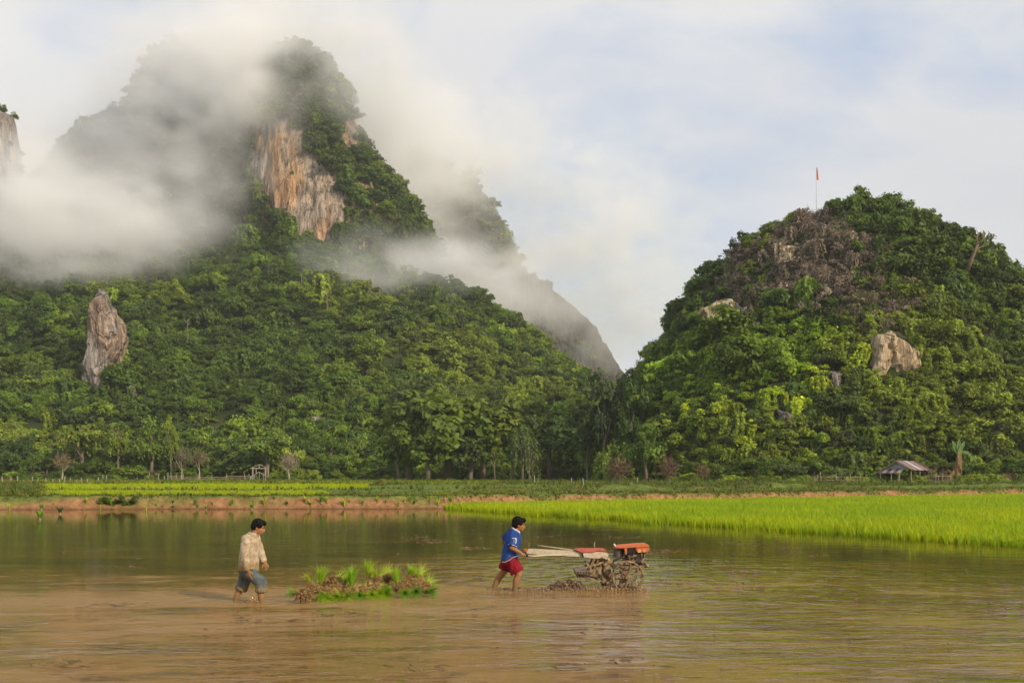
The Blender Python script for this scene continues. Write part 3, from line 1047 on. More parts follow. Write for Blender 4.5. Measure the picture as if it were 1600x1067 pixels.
bpy.context.view_layer.update()
yS = depth_on(SLOPE, 165, 600) or 285
rock_face('rock_spire', SPIRE_POLY, yS + 4.0, 6.0, M_GREYROCK, 'tall grey limestone spire standing in the forest of the left slope', n=70, seed=501, rough=0.85)
rock_face('rock_face', [(204, 600), (214, 605), (213, 640), (206, 645)], (depth_on(SLOPE, 209, 620) or 270) + 0.5, 3.0, M_GREYROCK, 'small pale rock strip low beside the grey spire', seed=502)
rock_face('rock_face', [(489, 650), (500, 650), (502, 674), (491, 676)], (depth_on(SLOPE, 495, 662) or 245) + 0.2, 3.0, M_GREYROCK, 'small pinkish bare rock patch low on the left slope', seed=503)
for i, (q, m, lb) in enumerate(zip(ROCKS_R, (M_PALEROCK, M_PALEROCK, M_GREYROCK, M_GREYROCK, M_PALEROCK),
        ('large cream rock face low on the round hill', 'jagged white rock outcrop below the dead vines', 'small grey rock showing low on the round hill', 'narrow grey rock left of the large cream rock face',
         'small pale rock among the dead vines near the hilltop'))):
    cx = sum(p[0] for p in q) / len(q)
    cyy = sum(p[1] for p in q) / len(q)
    rock_face('rock_face', q, (depth_on(HILL, cx, cyy) or 180) + (-0.4 if i == 1 else 0.5), 2.0, m, lb, seed=510 + i)
# ---------------------------------------------------------------- mist and low cloud (one volume grid)
MIST = [  # px, py, distance, radii in metres (x, y, z), strength
    (60, 345, 335, 34, 26, 14, 0.75), (150, 330, 330, 30, 22, 14, 0.85), (220, 345, 330, 15, 18, 13, 0.8), (20, 300, 340, 30, 18, 11, 0.8), (110, 395, 335, 28, 18, 8, 0.7), (-60, 350, 340, 34, 24, 18, 0.9), (30, 400, 335, 26, 18, 9, 0.55),
    (130, 215, 415, 34, 18, 18, 0.55), (240, 205, 400, 30, 22, 24, 0.60), (330, 180, 392, 20, 18, 28, 0.75), (290, 95, 400, 30, 22, 16, 0.75), (60, 250, 400, 26, 20, 16, 0.8),
    (380, 80, 385, 24, 20, 17, 1.1), (320, 80, 385, 24, 22, 14, 0.9), (250, 90, 400, 20, 20, 14, 0.5), (370, 140, 385, 16, 16, 18, 0.6), (470, 60, 395, 26, 22, 10, 0.75), (555, 130, 390, 14, 18, 16, 0.40), (330, 270, 375, 16, 14, 14, 0.30), (440, 30, 430, 40, 30, 12, 1.0),
    (585, 150, 420, 18, 26, 26, 0.7), (620, 210, 470, 26, 30, 26, 0.75), (670, 250, 500, 28, 30, 22, 0.65), (735, 300, 530, 20, 24, 18, 0.35), (780, 230, 545, 30, 26, 24, 0.30), (590, 220, 520, 24, 30, 24, 0.5), (690, 190, 540, 32, 30, 22, 0.45),
    (640, 300, 470, 18, 22, 18, 0.5), (520, 425, 340, 18, 14, 6, 0.40), (600, 430, 345, 24, 14, 9, 0.65), (700, 425, 368, 22, 14, 11, 1.3), (745, 450, 380, 20, 14, 10, 1.2), (800, 480, 398, 22, 20, 10, 0.8),
    (840, 430, 545, 24, 22, 14, 0.35), (900, 490, 560, 24, 22, 14, 0.28), (870, 390, 575, 24, 24, 16, 0.35), (920, 545, 570, 22, 20, 11, 0.28), (680, 370, 490, 20, 20, 16, 0.45), (800, 400, 530, 18, 18, 14, 0.25),
    (850, 270, 600, 50, 28, 44, 0.36), (950, 390, 600, 46, 28, 40, 0.42), (1020, 490, 610, 40, 28, 34, 0.42), (1000, 310, 610, 46, 28, 40, 0.28), (340, 330, 350, 14, 12, 12, 0.18), (230, 415, 330, 18, 14, 7, 0.35), (740, 240, 545, 18, 24, 14, 0.35),
]


def mist():
    lo, hi = Vector((-290, 290, 30)), Vector((210, 660, 270))
    step = 2.7
    ng = bpy.data.node_groups.new('mist', 'GeometryNodeTree')
    ng.interface.new_socket('Geometry', in_out='INPUT', socket_type='NodeSocketGeometry')
    ng.interface.new_socket('Geometry', in_out='OUTPUT', socket_type='NodeSocketGeometry')
    go = node(ng, 'NodeGroupOutput')
    pos = node(ng, 'GeometryNodeInputPosition').outputs[0]

    def vm(op, a, b=None):
        n = node(ng, 'ShaderNodeVectorMath', dict(operation=op))
        for s, v in zip(n.inputs, (a, b)):
            if v is None:
                continue
            if isinstance(v, bpy.types.NodeSocket):
                ng.links.new(v, s)
            else:
                s.default_value = v
        return n

    # wind-torn edges: the blobs are looked up at a warped position
    wz = node(ng, 'ShaderNodeTexNoise', Vector=vm('MULTIPLY', pos, (1 / 34., 1 / 40., 1 / 22.)).outputs[0], Scale=1.0, Detail=4.0, Roughness=0.6)
    wv = vm('MULTIPLY', vm('SUBTRACT', wz.outputs[1], (0.5, 0.5, 0.5)).outputs[0], (52, 30, 34)).outputs[0]
    wp = vm('ADD', pos, wv).outputs[0]
    tot = None
    for px, py, Y, rx, ry, rz, s in MIST:
        c = W(px, py, Y)
        q = vm('MULTIPLY', vm('SUBTRACT', wp, tuple(c)).outputs[0], (1 / rx, 1 / ry, 1 / rz)).outputs[0]
        d2 = vm('DOT_PRODUCT', q, q).outputs['Value']
        g = math_(ng, 'MULTIPLY', math_(ng, 'EXPONENT', math_(ng, 'MULTIPLY', d2, -1.3)), s)
        tot = g if tot is None else math_(ng, 'ADD', tot, g)
    fine = node(ng, 'ShaderNodeTexNoise', Vector=vm('MULTIPLY', pos, (1 / 24., 1 / 26., 1 / 14.)).outputs[0], Scale=1.0, Detail=6.0, Roughness=0.62, Distortion=0.9).outputs[0]
    f = node(ng, 'ShaderNodeMapRange', Value=fine, From__Min=0.36, From__Max=0.64, To__Min=0.06, To__Max=1.75).outputs[0]
    den = math_(ng, 'MULTIPLY', math_(ng, 'MULTIPLY', tot, f), 0.055)
    den = math_(ng, 'SUBTRACT', den, 0.0016)
    den = math_(ng, 'MAXIMUM', den, 0.0)
    vc = node(ng, 'GeometryNodeVolumeCube')
    ng.links.new(den, vc.inputs['Density'])
    vc.inputs['Background'].default_value = 0.0
    vc.inputs['Min'].default_value = lo
    vc.inputs['Max'].default_value = hi
    for nm, a in zip(('Resolution X', 'Resolution Y', 'Resolution Z'), (hi - lo)):
        vc.inputs[nm].default_value = int(a / step)
    m, nt, o = new_mat('mist')
    pv = node(nt, 'ShaderNodeVolumePrincipled', Color=(0.985, 0.985, 0.98, 1), Density=1.0, Anisotropy=0.0)
    nt.links.new(pv.outputs[0], o.inputs['Volume'])
    sm = node(ng, 'GeometryNodeSetMaterial')
    sm.inputs['Material'].default_value = m
    ng.links.new(vc.outputs[0], sm.inputs[0])
    ng.links.new(sm.outputs[0], go.inputs[0])
    me = bpy.data.meshes.new('mist')
    ob = link('mist', me, m)
    md = ob.modifiers.new('mist grid', 'NODES')
    md.node_group = ng
    tag(ob, 'pale mist and low cloud drifting across the limestone mountains', kind='stuff')
    return ob


mist()


def haze():
    bm = bmesh.new()
    add_box(bm, (0, 1190, 169), (5240, 3020, 342))
    m, nt, o = new_mat('haze')
    pv = node(nt, 'ShaderNodeVolumePrincipled', Color=(0.93, 0.95, 0.97, 1), Density=HAZE, Anisotropy=0.2)
    nt.links.new(pv.outputs[0], o.inputs['Volume'])
    tag(link('haze', bm_mesh('haze', bm), m), 'thin morning haze over the whole valley', kind='stuff')


HAZE = 0.00017
haze()
# ---------------------------------------------------------------- rice, grass and undergrowth
RICE_T = protos([tuft_mesh('tuft', 600 + k, blades=14, spread=0.5, width=0.021, mat=M_RICE) for k in range(4)])
GRASS_T = protos([tuft_mesh('tuft', 620 + k, blades=14, spread=0.9, width=0.035, mat=M_GRASS) for k in range(4)])


def rows_points(x0, x1, y0, y1, dx, dy, jit, seed):
    r = np.random.default_rng(seed)
    X, Y = np.meshgrid(np.arange(x0, x1, dx), np.arange(y0, y1, dy))
    X = X.ravel() + r.normal(size=X.size) * jit
    Y = Y.ravel() + r.normal(size=Y.size) * jit
    return X, Y, r


def rice_field():
    X, Y, r = rows_points(-6, 62, 17, 103, 0.20, 0.20, 0.055, 651)
    px = 800 + F_PX * X / Y
    ins = (Y > front_y(X)) & (Y < bank_y(X) + 0.25) & (px < 1690) & (px > 690)
    # weedy thin patches near the open edge
    thin = fbm(np.stack([X * 0.6, Y * 0.6, 0 * X], -1), 652, 3)
    edge = Y - front_y(X)
    ins &= ~((thin > 0.22) & (edge < 16) & (r.uniform(size=X.size) < 0.7))
    ins &= ~((edge < 1.6) & (r.uniform(size=X.size) < 0.55))
    # keep density sensible far away
    ins &= (Y < 45) | (r.uniform(size=X.size) < np.clip(60 / Y, 0.55, 1))
    X, Y = X[ins], Y[ins]
    n = len(X)
    h = 0.40 * r.lognormal(0, 0.14, n) * (1 + 0.18 * fbm(np.stack([X * 0.4, Y * 0.4, 0 * X], -1), 653, 2))
    w = h * r.uniform(0.9, 1.2, n)
    k = np.clip(0.5 + 1.3 * fbm(np.stack([X * 0.22, Y * 0.22, 0 * X], -1), 654, 3) + r.normal(size=n) * 0.2, 0, 1)[:, None]
    T = np.array([(0.25, 0.39, 0.010)]) * (1 - k) + np.array([(0.37, 0.465, 0.008)]) * k
    P = np.stack([X, Y, np.full(n, -0.05)], 1)
    rot = np.stack([r.normal(size=n) * 0.1, r.normal(size=n) * 0.1, r.uniform(0, 6.28, n)], 1)
    scatter('rice', P, np.stack([w, w, h], 1), rot, T, r.integers(0, 4, n), RICE_T, [M_RICE], 'bright yellow green young rice standing in the flooded field on the right')


def rice_strips():
    Ps, Ss, Ts = [], [], []
    for (y0, y1, x0f, x1f, step, seed, h0) in ((62.4, 76.6, -0.46, -0.142, 0.33, 661, 0.24), (84.0, 116.0, -0.465, -0.150, 0.46, 662, 0.36), (121, 163, -0.50, -0.02, 0.72, 663, 0.34), (168, 196, -0.5, 0.02, 0.95, 665, 0.34),
                                               (66, 76, -0.075, 0.0, 0.4, 664, 0.14)):
        X, Y, r = rows_points(-100, 12, y0, y1, step, step, step * 0.25, seed)
        wob = 0.012 * vnoise(np.stack([Y * 0.15, 0 * Y, 0 * Y], -1), seed)
        ok = (X > Y * (x0f + wob)) & (X < Y * (x1f + wob)) & (Y > bank_y(X) + 1.6)
        if seed == 661:
            ok &= X < -11 - (Y - 62) * 0.2
        X, Y = X[ok], Y[ok]
        n = len(X)
        Z = ground_z(X, Y)
        h = h0 * r.lognormal(0, 0.15, n)
        Ps.append(np.stack([X, Y, Z - 0.02], 1))
        Ss.append(np.stack([h * 1.5, h * 1.5, h], 1))
        k = r.uniform(size=(n, 1))
        Ts.append((np.array([(0.30, 0.42, 0.008)]) * (1 - k) + np.array([(0.42, 0.48, 0.006)]) * k) * (0.75 if seed in (663, 664, 665) else 1.0))
    P, S, T = np.concatenate(Ps), np.concatenate(Ss), np.concatenate(Ts)
    n = len(P)
    r = np.random.default_rng(669)
    rot = np.stack([0 * S[:, 0], 0 * S[:, 0], r.uniform(0, 6.28, n)], 1)
    scatter('rice', P, S, rot, T, r.integers(0, 4, n), RICE_T, [M_RICE], 'strips of bright rice seedlings on the terraces behind the earth bank')


def grass():
    r = np.random.default_rng(671)
    Ps, Ts, Ss = [], [], []

    def put(X, Y, h, t):
        bare = np.zeros(len(X), bool)
        for cx_, cy_, rx_, ry_ in (((985 - 800) / F_PX * 84, 83.5, 2.5, 1.6), ((1215 - 800) / F_PX * 100, 99.5, 3.2, 1.4), ((1560 - 800) / F_PX * 104, 103.5, 7, 1.5), ((1440 - 800) / F_PX * 101, 100.5, 6.5, 1.3)):
            bare |= ((X - cx_) / rx_) ** 2 + ((Y - cy_) / ry_) ** 2 < 1
        X, Y = X[~bare], Y[~bare]
        Ps.append(np.stack([X, Y, ground_z(X, Y) - 0.02], 1))
        n = len(X)
        hh = h * r.lognormal(0, 0.35, n)
        Ss.append(np.stack([hh * 1.3, hh * 1.3, hh], 1))
        a = np.array([(0.10, 0.15, 0.022), (0.075, 0.11, 0.02), (0.19, 0.21, 0.03), (0.22, 0.175, 0.07)])[r.choice(4, n, p=t)]
        Ts.append(a * (1 + r.normal(size=(n, 1)) * 0.2).clip(0.5, 1.6))
    for b, h in BUNDS:
        n = 1700
        X = r.uniform(-75, 62, n)
        c = bank_y(X) + b + 2.2 * vnoise(np.stack([X * 0.035, 0 * X + b, 0 * X], -1), 21)
        put(X, c + r.normal(size=n) * (0.5 + 0.012 * b), 0.20 + 0.001 * b, (0.4, 0.3, 0.2, 0.1))
    X = r.uniform(-36, 60, 5200)                       # lip of the bank
    put(X, bank_y(X) + r.normal(size=len(X)) * 0.4 + np.where(X > -4, 0.9, 1.5), 0.13, (0.35, 0.3, 0.2, 0.15))
    X = r.uniform(-4, 62, 7000)                        # grassy right-hand terraces
    put(X, bank_y(X) + r.uniform(0.6, 34, len(X)), 0.20, (0.3, 0.25, 0.22, 0.23))
    X = r.uniform(-36, 0, 2500)
    put(X, bank_y(X) + r.uniform(1.5, 16, len(X)), 0.12, (0.4, 0.3, 0.2, 0.1))
    Y = r.uniform(62, 135, 2600)                       # rough corner at the far left
    put(Y * r.uniform(-0.53, -0.455, len(Y)), Y, 0.28, (0.45, 0.35, 0.12, 0.08))
    Y = r.uniform(118, 205, 6500)
    put(Y * r.uniform(-0.52, 0.30, len(Y)), Y, 0.34, (0.5, 0.25, 0.2, 0.05))
    Y = r.uniform(110, 150, 5200)
    X = Y * r.uniform(0.1, 0.54, len(Y))
    put(X, Y, 0.40, (0.5, 0.36, 0.1, 0.04))
    P, S, T = np.concatenate(Ps), np.concatenate(Ss), np.concatenate(Ts)
    n = len(P)
    rot = np.stack([r.normal(size=n) * 0.15, r.normal(size=n) * 0.15, r.uniform(0, 6.28, n)], 1)
    scatter('grass', P, S, rot, T, r.integers(0, 4, n), GRASS_T, [M_GRASS], 'rough grass along the earth bunds and terraces')


def foot_y(px):
    """distance of the foot of the hills along a column of the photograph"""
    ys = [y for y in (depth_on(SLOPE, px, 737), depth_on(HILL, px, 737)) if y]
    return min(ys) if ys else 190.0


FOOT_PX = np.arange(-160, 1780, 20)
FOOT_Y = np.array([foot_y(float(p)) for p in FOOT_PX])
FOOT_Y = np.minimum(FOOT_Y, 216)


def foot(px):
    return np.interp(px, FOOT_PX, FOOT_Y)


def undergrowth():
    r = np.random.default_rng(681)
    n = 1700
    px = r.uniform(-100, 1700, n)
    Y = foot(px) + r.uniform(-5, 9, n) - np.where((px > 1150) | (px < 200), r.uniform(0, 5, n), 0)
    X = (px - 800) / F_PX * Y
    Z = ground_z(X, Y)
    S = r.lognormal(0, 0.4, n) * np.where(px < 600, 1.15, 0.9)
    T = tint_field(np.stack([X, Y, Z], 1), 682, 15.0) * 1.2
    br = r.uniform(size=n) < 0.10
    T[br] = np.array([0.14, 0.10, 0.06])
    P = np.stack([X, Y, Z + S * 0.2], 1)
    rot = np.stack([0 * S, 0 * S, r.uniform(0, 6.28, n)], 1)
    scatter('undergrowth', P, np.stack([S, S, S * r.uniform(0.6, 1.1, n)], 1), rot, T, r.integers(0, 6, n), CROWNS, [M_CANOPY], 'low bushes and undergrowth along the foot of the hills')


rice_field()
rice_strips()
grass()
undergrowth()

# ---------------------------------------------------------------- trees along the foot of the hills
BIGLEAF = [crown_mesh('broad_crown', 700 + k, lobes=30, nleaf=2200, leaf=0.085, flat=1.0, lobe_r=(0.14, 0.30), mat=M_LEAF) for k in range(3)]
BUSHY = [crown_mesh('bushy_crown', 710 + k, lobes=(22, 26, 18, 24)[k], nleaf=2300, leaf=0.064, lobe_r=(0.13, 0.33), flat=(0.8, 0.7, 0.9, 1.0)[k], mat=M_LEAF) for k in range(4)]
FEATHER = [vine_mesh('feathery_crown', 720 + k, strands=44, per=34, mat=M_LEAF, width=0.95, length=1.5, leaf=0.06) for k in range(2)]
LAYER = [crown_mesh('layered_crown', 730 + k, lobes=20, nleaf=1700, leaf=0.066, flat=0.55, spread=0.85, lobe_r=(0.12, 0.26), mat=M_LEAF) for k in range(2)]


M_DRYTWIG_OBJ = leaf_mat('bare branches', 'OBJECT', transl=0.0, lo=0.6, hi=1.5)
BARE = [twig_mesh('bare_crown', 740 + k, n=420, mat=M_DRYTWIG_OBJ, down=-0.25) for k in range(2)]


def trunk_mesh(seed, limbs=5, base=0.03):
    r = random.Random(seed)
    bm = bmesh.new()
    pts = [(0, 0, -0.03)]
    x = y = 0.0
    for k in range(1, 6):
        x += r.uniform(-.018, .018); y += r.uniform(-.018, .018)
        pts.append((x, y, k * 0.15))
    tube(bm, pts, [base * (1.25 - 0.17 * k) for k in range(6)], 7)
    for i in range(limbs):
        k = r.randint(2, 4)
        a = r.uniform(0, 6.28)
        p = Vector(pts[k])
        ln = r.uniform(0.16, 0.28)
        q = p + Vector((math.cos(a) * ln * 0.6, math.sin(a) * ln * 0.6, ln * 0.75))
        e = q + Vector((math.cos(a) * ln * 0.35, math.sin(a) * ln * 0.35, ln * 0.5))
        tube(bm, [p, q, e], [base * 0.55, base * 0.34, base * 0.12], 5)
    return bm_mesh('trunk', bm, True)


TRUNKS = [trunk_mesh(750 + k) for k in range(4)]
for t_ in TRUNKS:
    t_.materials.append(M_BARK)
TRUNKS_PALE = [t_.copy() for t_ in TRUNKS[:2]]
for t_ in TRUNKS_PALE:
    t_.materials.clear(); t_.materials.append(M_PALEBARK)


def tree(px, Y, top, wpx, kind, color, label, group=None, name='tree', low=0.30, pale=False, trunkw=1.0, seed=None, cat='tree'):
    r = random.Random(seed if seed is not None else int(px * 7 + Y))
    X = (px - 800) / F_PX * Y
    z0 = float(ground_z(X, Y))
    py0 = 742 - F_PX * (z0 - CAM_H) / Y
    H = max((py0 - top) / F_PX * Y, 0.8)
    Wd = wpx / F_PX * Y / 2 * (1.5 if kind == 'big' else 1.15)
    root = thing(name, label, cat, (X, Y, z0 - 0.05), r.uniform(0, 6.28), group)
    tr = link('trunk', r.choice(TRUNKS_PALE if pale else TRUNKS), None, root)
    k = max(0.5, min(1.4, Wd / (H * 0.4)))
    tr.scale = (H * trunkw * k, H * trunkw * k, H * 0.98)
    meshes = dict(big=BIGLEAF, bushy=BUSHY, feather=FEATHER, layer=LAYER, bare=BARE)[kind]
    cr = link('crown', r.choice(meshes), None, root)
    ch = H * (1 - low) / 2
    if kind == 'feather':
        cr.scale = (Wd * 1.05, Wd * 1.05, H * (1 - low) / 1.6)
        cr.location = (0, 0, H - 0.55 * cr.scale[2])
    else:
        cr.scale = (Wd, Wd * 0.95, ch * 1.05)
        cr.location = (0, 0, H - ch)
    cr.color = (*color, 1)
    return root


D_, Mg, Yg, Lg, Br = (0.068, 0.118, 0.022), (0.110, 0.185, 0.022), (0.20, 0.265, 0.025), (0.155, 0.235, 0.026), (0.13, 0.09, 0.055)
TEAK = (0.125, 0.185, 0.024)
special = [
    (640, 186, 612, 92, 'big', TEAK, 'left one of three tall broadleaf trees with big leaves where the two hills meet', -.08),
    (698, 184, 603, 112, 'big', (0.13, 0.19, 0.024), 'middle and tallest of three broadleaf trees with big leaves', -.08),
    (752, 190, 612, 100, 'big', (0.135, 0.185, 0.026), 'right one of three tall broadleaf trees with big leaves', .14),
    (622, 180, 660, 56, 'big', TEAK, 'shorter leafy tree hugging the left broadleaf tree', .05),
    (668, 178, 662, 60, 'big', TEAK, 'low hanging leafy tree in front of the middle broadleaf tree', .06),
    (735, 180, 668, 62, 'big', (0.08, 0.12, 0.022), 'low leafy tree in front of the right broadleaf tree', .08),
    (858, 192, 638, 100, 'bushy', D_, 'round dark green tree between the broadleaf trees and the right hill', .12),
    (800, 190, 650, 60, 'bushy', Mg, 'green tree squeezed between tall broadleaf trees and round dark tree', .15),
    (816, 182, 662, 44, 'feather', (0.10, 0.145, 0.04), 'feathery drooping bamboo like tree before the round dark tree', .08),
    (773, 180, 680, 24, 'bushy', Yg, 'small bright vine covered tree beside the feathery tree', .45),
    (945, 176, 580, 66, 'bushy', (0.042, 0.074, 0.022), 'tall very dark tree at the left foot of the round hill', .12),
    (988, 174, 596, 60, 'bushy', D_, 'dark tree just right of the tallest dark tree at the round hill', .12),
    (918, 180, 640, 50, 'bushy', D_, 'dark bushy tree left of the tallest dark tree at the round hill', .1),
    (128, 212, 634, 72, 'layer', Yg, 'spreading yellow green tree below the grey limestone spire', .10),
    (184, 212, 648, 40, 'layer', Yg, 'slim yellow green tree right of the spreading tree below the spire', .05),
    (236, 213, 652, 62, 'bushy', Lg, 'rounded light green tree on the lower left slope', .05),
    (268, 212, 648, 26, 'bushy', Yg, 'narrow light green tree standing above the left fence', .05),
    (416, 208, 664, 84, 'layer', Lg, 'broad fresh green tree behind the timber frame', .08),
    (452, 203, 706, 34, 'bare', (0.27, 0.22, 0.165), 'pale leafless shrub right of the timber frame', .25),
    (312, 205, 704, 26, 'bare', (0.15, 0.10, 0.06), 'bare brown tree with a pale trunk behind the rail fence', .42),
    (284, 207, 698, 26, 'bare', (0.13, 0.11, 0.065), 'taller grey brown bare tree left of the bare brown tree', .30),
    (97, 207, 706, 30, 'bare', (0.17, 0.13, 0.07), 'brownish half dead tree above the left fence', .3),
    (828, 184, 698, 30, 'bare', (0.22, 0.18, 0.13), 'small leafless tree with pale branches at the wood edge', .30),
    (1322, 152, 655, 92, 'bushy', (0.060, 0.068, 0.028), 'dark brownish green tree left of the tin roofed hut', .15),
    (1425, 152, 690, 58, 'bushy', (0.11, 0.085, 0.045), 'reddish brown leafed tree behind the tin roofed hut', .15),
    (1400, 146, 722, 50, 'layer', Lg, 'light green shrubby tree just behind the hut roof', .1),
    (1540, 148, 640, 70, 'layer', (0.075, 0.095, 0.035), 'tall tree with a bare pale trunk right of the banana plant', .45),
    (1590, 152, 640, 64, 'bushy', (0.07, 0.08, 0.03), 'olive brown tree at the right edge of the wood', .3),
    (1542, 140, 714, 46, 'bushy', Lg, 'fresh green bush below the bare pale trunk', .02),
    (1592, 142, 705, 50, 'bushy', Mg, 'rounded green bush at the right end of the field', .02),
    (1516, 142, 706, 36, 'layer', Lg, 'light green bush leaning on the banana plant', .05),
    (1238, 146, 716, 44, 'bushy', (0.12, 0.165, 0.05), 'grey green bush at the foot of the round hill left of the dark brownish tree', .02),
    (1312, 142, 728, 34, 'bushy', (0.13, 0.18, 0.05), 'small pale green bush just left of the hut', .02),
    (200, 198, 728, 56, 'bushy', Yg, 'bright green low bush at the right end of the post fence', .0),
    (965, 166, 690, 60, 'feather', Lg, 'drooping bright green bamboo clump at the foot of the round hill', .0),
    (1010, 162, 655, 60, 'bushy', Mg, 'green tree above the brown dead fronds at the round hill foot', .1),
    (1180, 150, 700, 44, 'layer', Lg, 'small light green tree at the middle foot of the round hill', .15),
]
for px, Y, top, w, kind, col, lab, low in special:
    tree(px, Y, top, w, kind, col, lab, low=low, pale=(kind == 'bare' or 'pale trunk' in lab))
for px, Y, top, w in ((968, 160, 713, 46), (1046, 156, 712, 26), (1098, 153, 722, 22)):
    tree(px, Y, top, w, 'bare', (0.13, 0.082, 0.05), {968: 'spreading clump of brown dead fronds at the foot of the round hill', 1046: 'brown dead thicket right of the spreading dead fronds',
         1098: 'small brown dead thicket in shade at the foot of the round hill'}[px], low=0.0, name='dead_bush', cat='bush')

r_ = random.Random(77)
GEN = [('bushy', D_, 'dark green bushy tree'), ('bushy', Mg, 'mid green bushy tree'), ('layer', Lg, 'light green spreading tree'), ('bushy', Lg, 'light green bushy tree'), ('feather', Mg, 'feathery drooping green tree'), ('bare', Br, 'brown bare tree')]
GENERIC = []
MARKS = [(0, 'beyond the left edge'), (60, 'near the left edge'), (180, 'behind the post fence'), (270, 'right of the post fence'), (380, 'behind the rail fence'), (435, 'behind the timber frame'),
         (500, 'by the pale leafless shrub'), (590, 'left of the broadleaf trees'), (680, 'by the left broadleaf tree'), (790, 'by the right broadleaf tree'), (900, 'under the round dark tree'),
         (1000, 'by the tallest dark tree'), (1110, 'by the brown thickets'), (1200, 'below the white rock outcrop'), (1280, 'below the small grey rock'), (1360, 'left of the tin roofed hut'), (1440, 'behind the tin roofed hut'),
         (1520, 'by the banana plant'), (1600, 'near the right edge'), (9999, 'beyond the right edge')]
for row, (step, dy, lo, hi, wlo, whi) in enumerate(((25, -2.0, 30, 50, 30, 46), (27, 5.0, 52, 84, 40, 62))):
    px = -110.0
    while px < 1720:
        px += step * r_.uniform(0.7, 1.3)
        near_special = any(abs(px - s[0]) < s[3] * 0.33 and row == 0 for s in special if s[2] > 600 or True) and r_.random() < 0.7
        if near_special or (row == 0 and (385 < px < 425 or 1360 < px < 1445)):
            continue
        Y = float(foot(px)) + dy + r_.uniform(-2, 2)
        Xg = (px - 800) / F_PX * Y
        pyb = 742 - F_PX * (float(ground_z(Xg, Y)) - CAM_H) / Y
        k, c, lb = r_.choices(GEN, weights=(3, 4.5, 2, 3.5, 0.8, 0.35))[0]
        jit = r_.uniform(0.85, 1.2)
        where = 'front row' if row == 0 else 'second row'
        mark = next(m_ for lim, m_ in MARKS if px < lim)
        t_ = tree(px, Y, pyb - r_.uniform(lo, hi), r_.uniform(wlo, whi), k, tuple(v * jit for v in c), '%s, %s, %s' % (lb, where, mark),
                  group='trees along the foot of the hills', low=r_.uniform(-0.08, 0.08), seed=int(px * 31))
        GENERIC.append((px, t_))
ORD = ('first', 'second', 'third', 'fourth', 'fifth', 'sixth', 'seventh', 'eighth', 'ninth', 'tenth', 'eleventh', 'twelfth', 'thirteenth', 'fourteenth', 'fifteenth', 'sixteenth', 'seventeenth', 'eighteenth', 'nineteenth', 'twentieth')


def ordinals(pairs):
    """tell look-alikes apart by their order from the left: pairs of (x, object)"""
    by = {}
    for x, o in pairs:
        by.setdefault(o['label'], []).append((x, o))
    for lab, lst in by.items():
        if len(lst) > 1:
            for i, (x, o) in enumerate(sorted(lst, key=lambda q: q[0])):
                o['label'] = '%s of %d such: %s' % (ORD[i] if i < len(ORD) else i + 1, len(lst), lab) if len(lst) > 2 else ('left' if i == 0 else 'right') + ' one of two: ' + lab


ordinals(GENERIC)

# bare trunks that stand clear of the canopy
for (px, py0, py1, lab) in ((292, 548, 500, 'straight pale bare trunk rising from the left slope'), (510, 494, 458, 'short pale bare trunk high on the left slope under the mist'),
                            (470, 455, 430, 'small pale trunk in thin mist above the forest')):
    Y = (depth_on(SLOPE, px, py0) or 300) - 3.5
    a, b = W(px, py0 + 8, Y), W(px + 1, py1, Y)
    root = thing('bare_tree', lab, 'tree', a)
    bm = bmesh.new()
    tube(bm, [(0, 0, 0), (b - a) * 0.5 + Vector((.15, 0, 0)), b - a], [0.2, 0.16, 0.08], 7)
    link('trunk', bm_mesh('trunk', bm, True), M_BARK, root)
    bm = bmesh.new()
    for k in range(5):
        q = (b - a) * (0.86 + 0.03 * k)
        an = k * 1.9
        tube(bm, [q, q + Vector((math.cos(an) * 1.0, math.sin(an) * 1.0, 0.8))], [0.07, 0.03], 4)
    link('branch', bm_mesh('branch', bm), M_PALEBARK, root)
# ---------------------------------------------------------------- materials for the small things
def rust_sheet(name, a, b):
    return simple_mat(name, a, 0.55, b, 2.2, (1, 1, 2.5), 0.38, 0.62, metallic=0.0)


M_RUST = rust_sheet('rusty red sheet', (0.12, 0.032, 0.022), (0.21, 0.075, 0.048))
M_ZINC = rust_sheet('grey zinc sheet', (0.19, 0.20, 0.20), (0.30, 0.31, 0.31))
M_WHITE = rust_sheet('pale zinc sheet', (0.30, 0.29, 0.31), (0.44, 0.42, 0.45))
M_DKRUST = rust_sheet('dark rusty sheet', (0.07, 0.026, 0.02), (0.14, 0.05, 0.035))
M_TIMBER = simple_mat('weathered timber', (0.30, 0.22, 0.14), 0.9, (0.52, 0.42, 0.29), 4.0, (4, 4, 0.7))
M_PALETIMBER = simple_mat('bleached timber', (0.28, 0.25, 0.20), 0.9, (0.46, 0.42, 0.35), 4.0, (4, 4, 0.7))
M_DARKWOOD = simple_mat('dark old boards', (0.035, 0.028, 0.022), 0.9, (0.09, 0.07, 0.05), 3.0, (3, 3, 0.6))
M_MUD = simple_mat('wet mud', (0.10, 0.058, 0.024), 0.45, (0.26, 0.165, 0.075), 9.0, bump=0.6, spec=0.5)
M_DRYMUD = simple_mat('dried mud', (0.17, 0.11, 0.05), 0.8, (0.36, 0.26, 0.14), 11.0, bump=0.5)

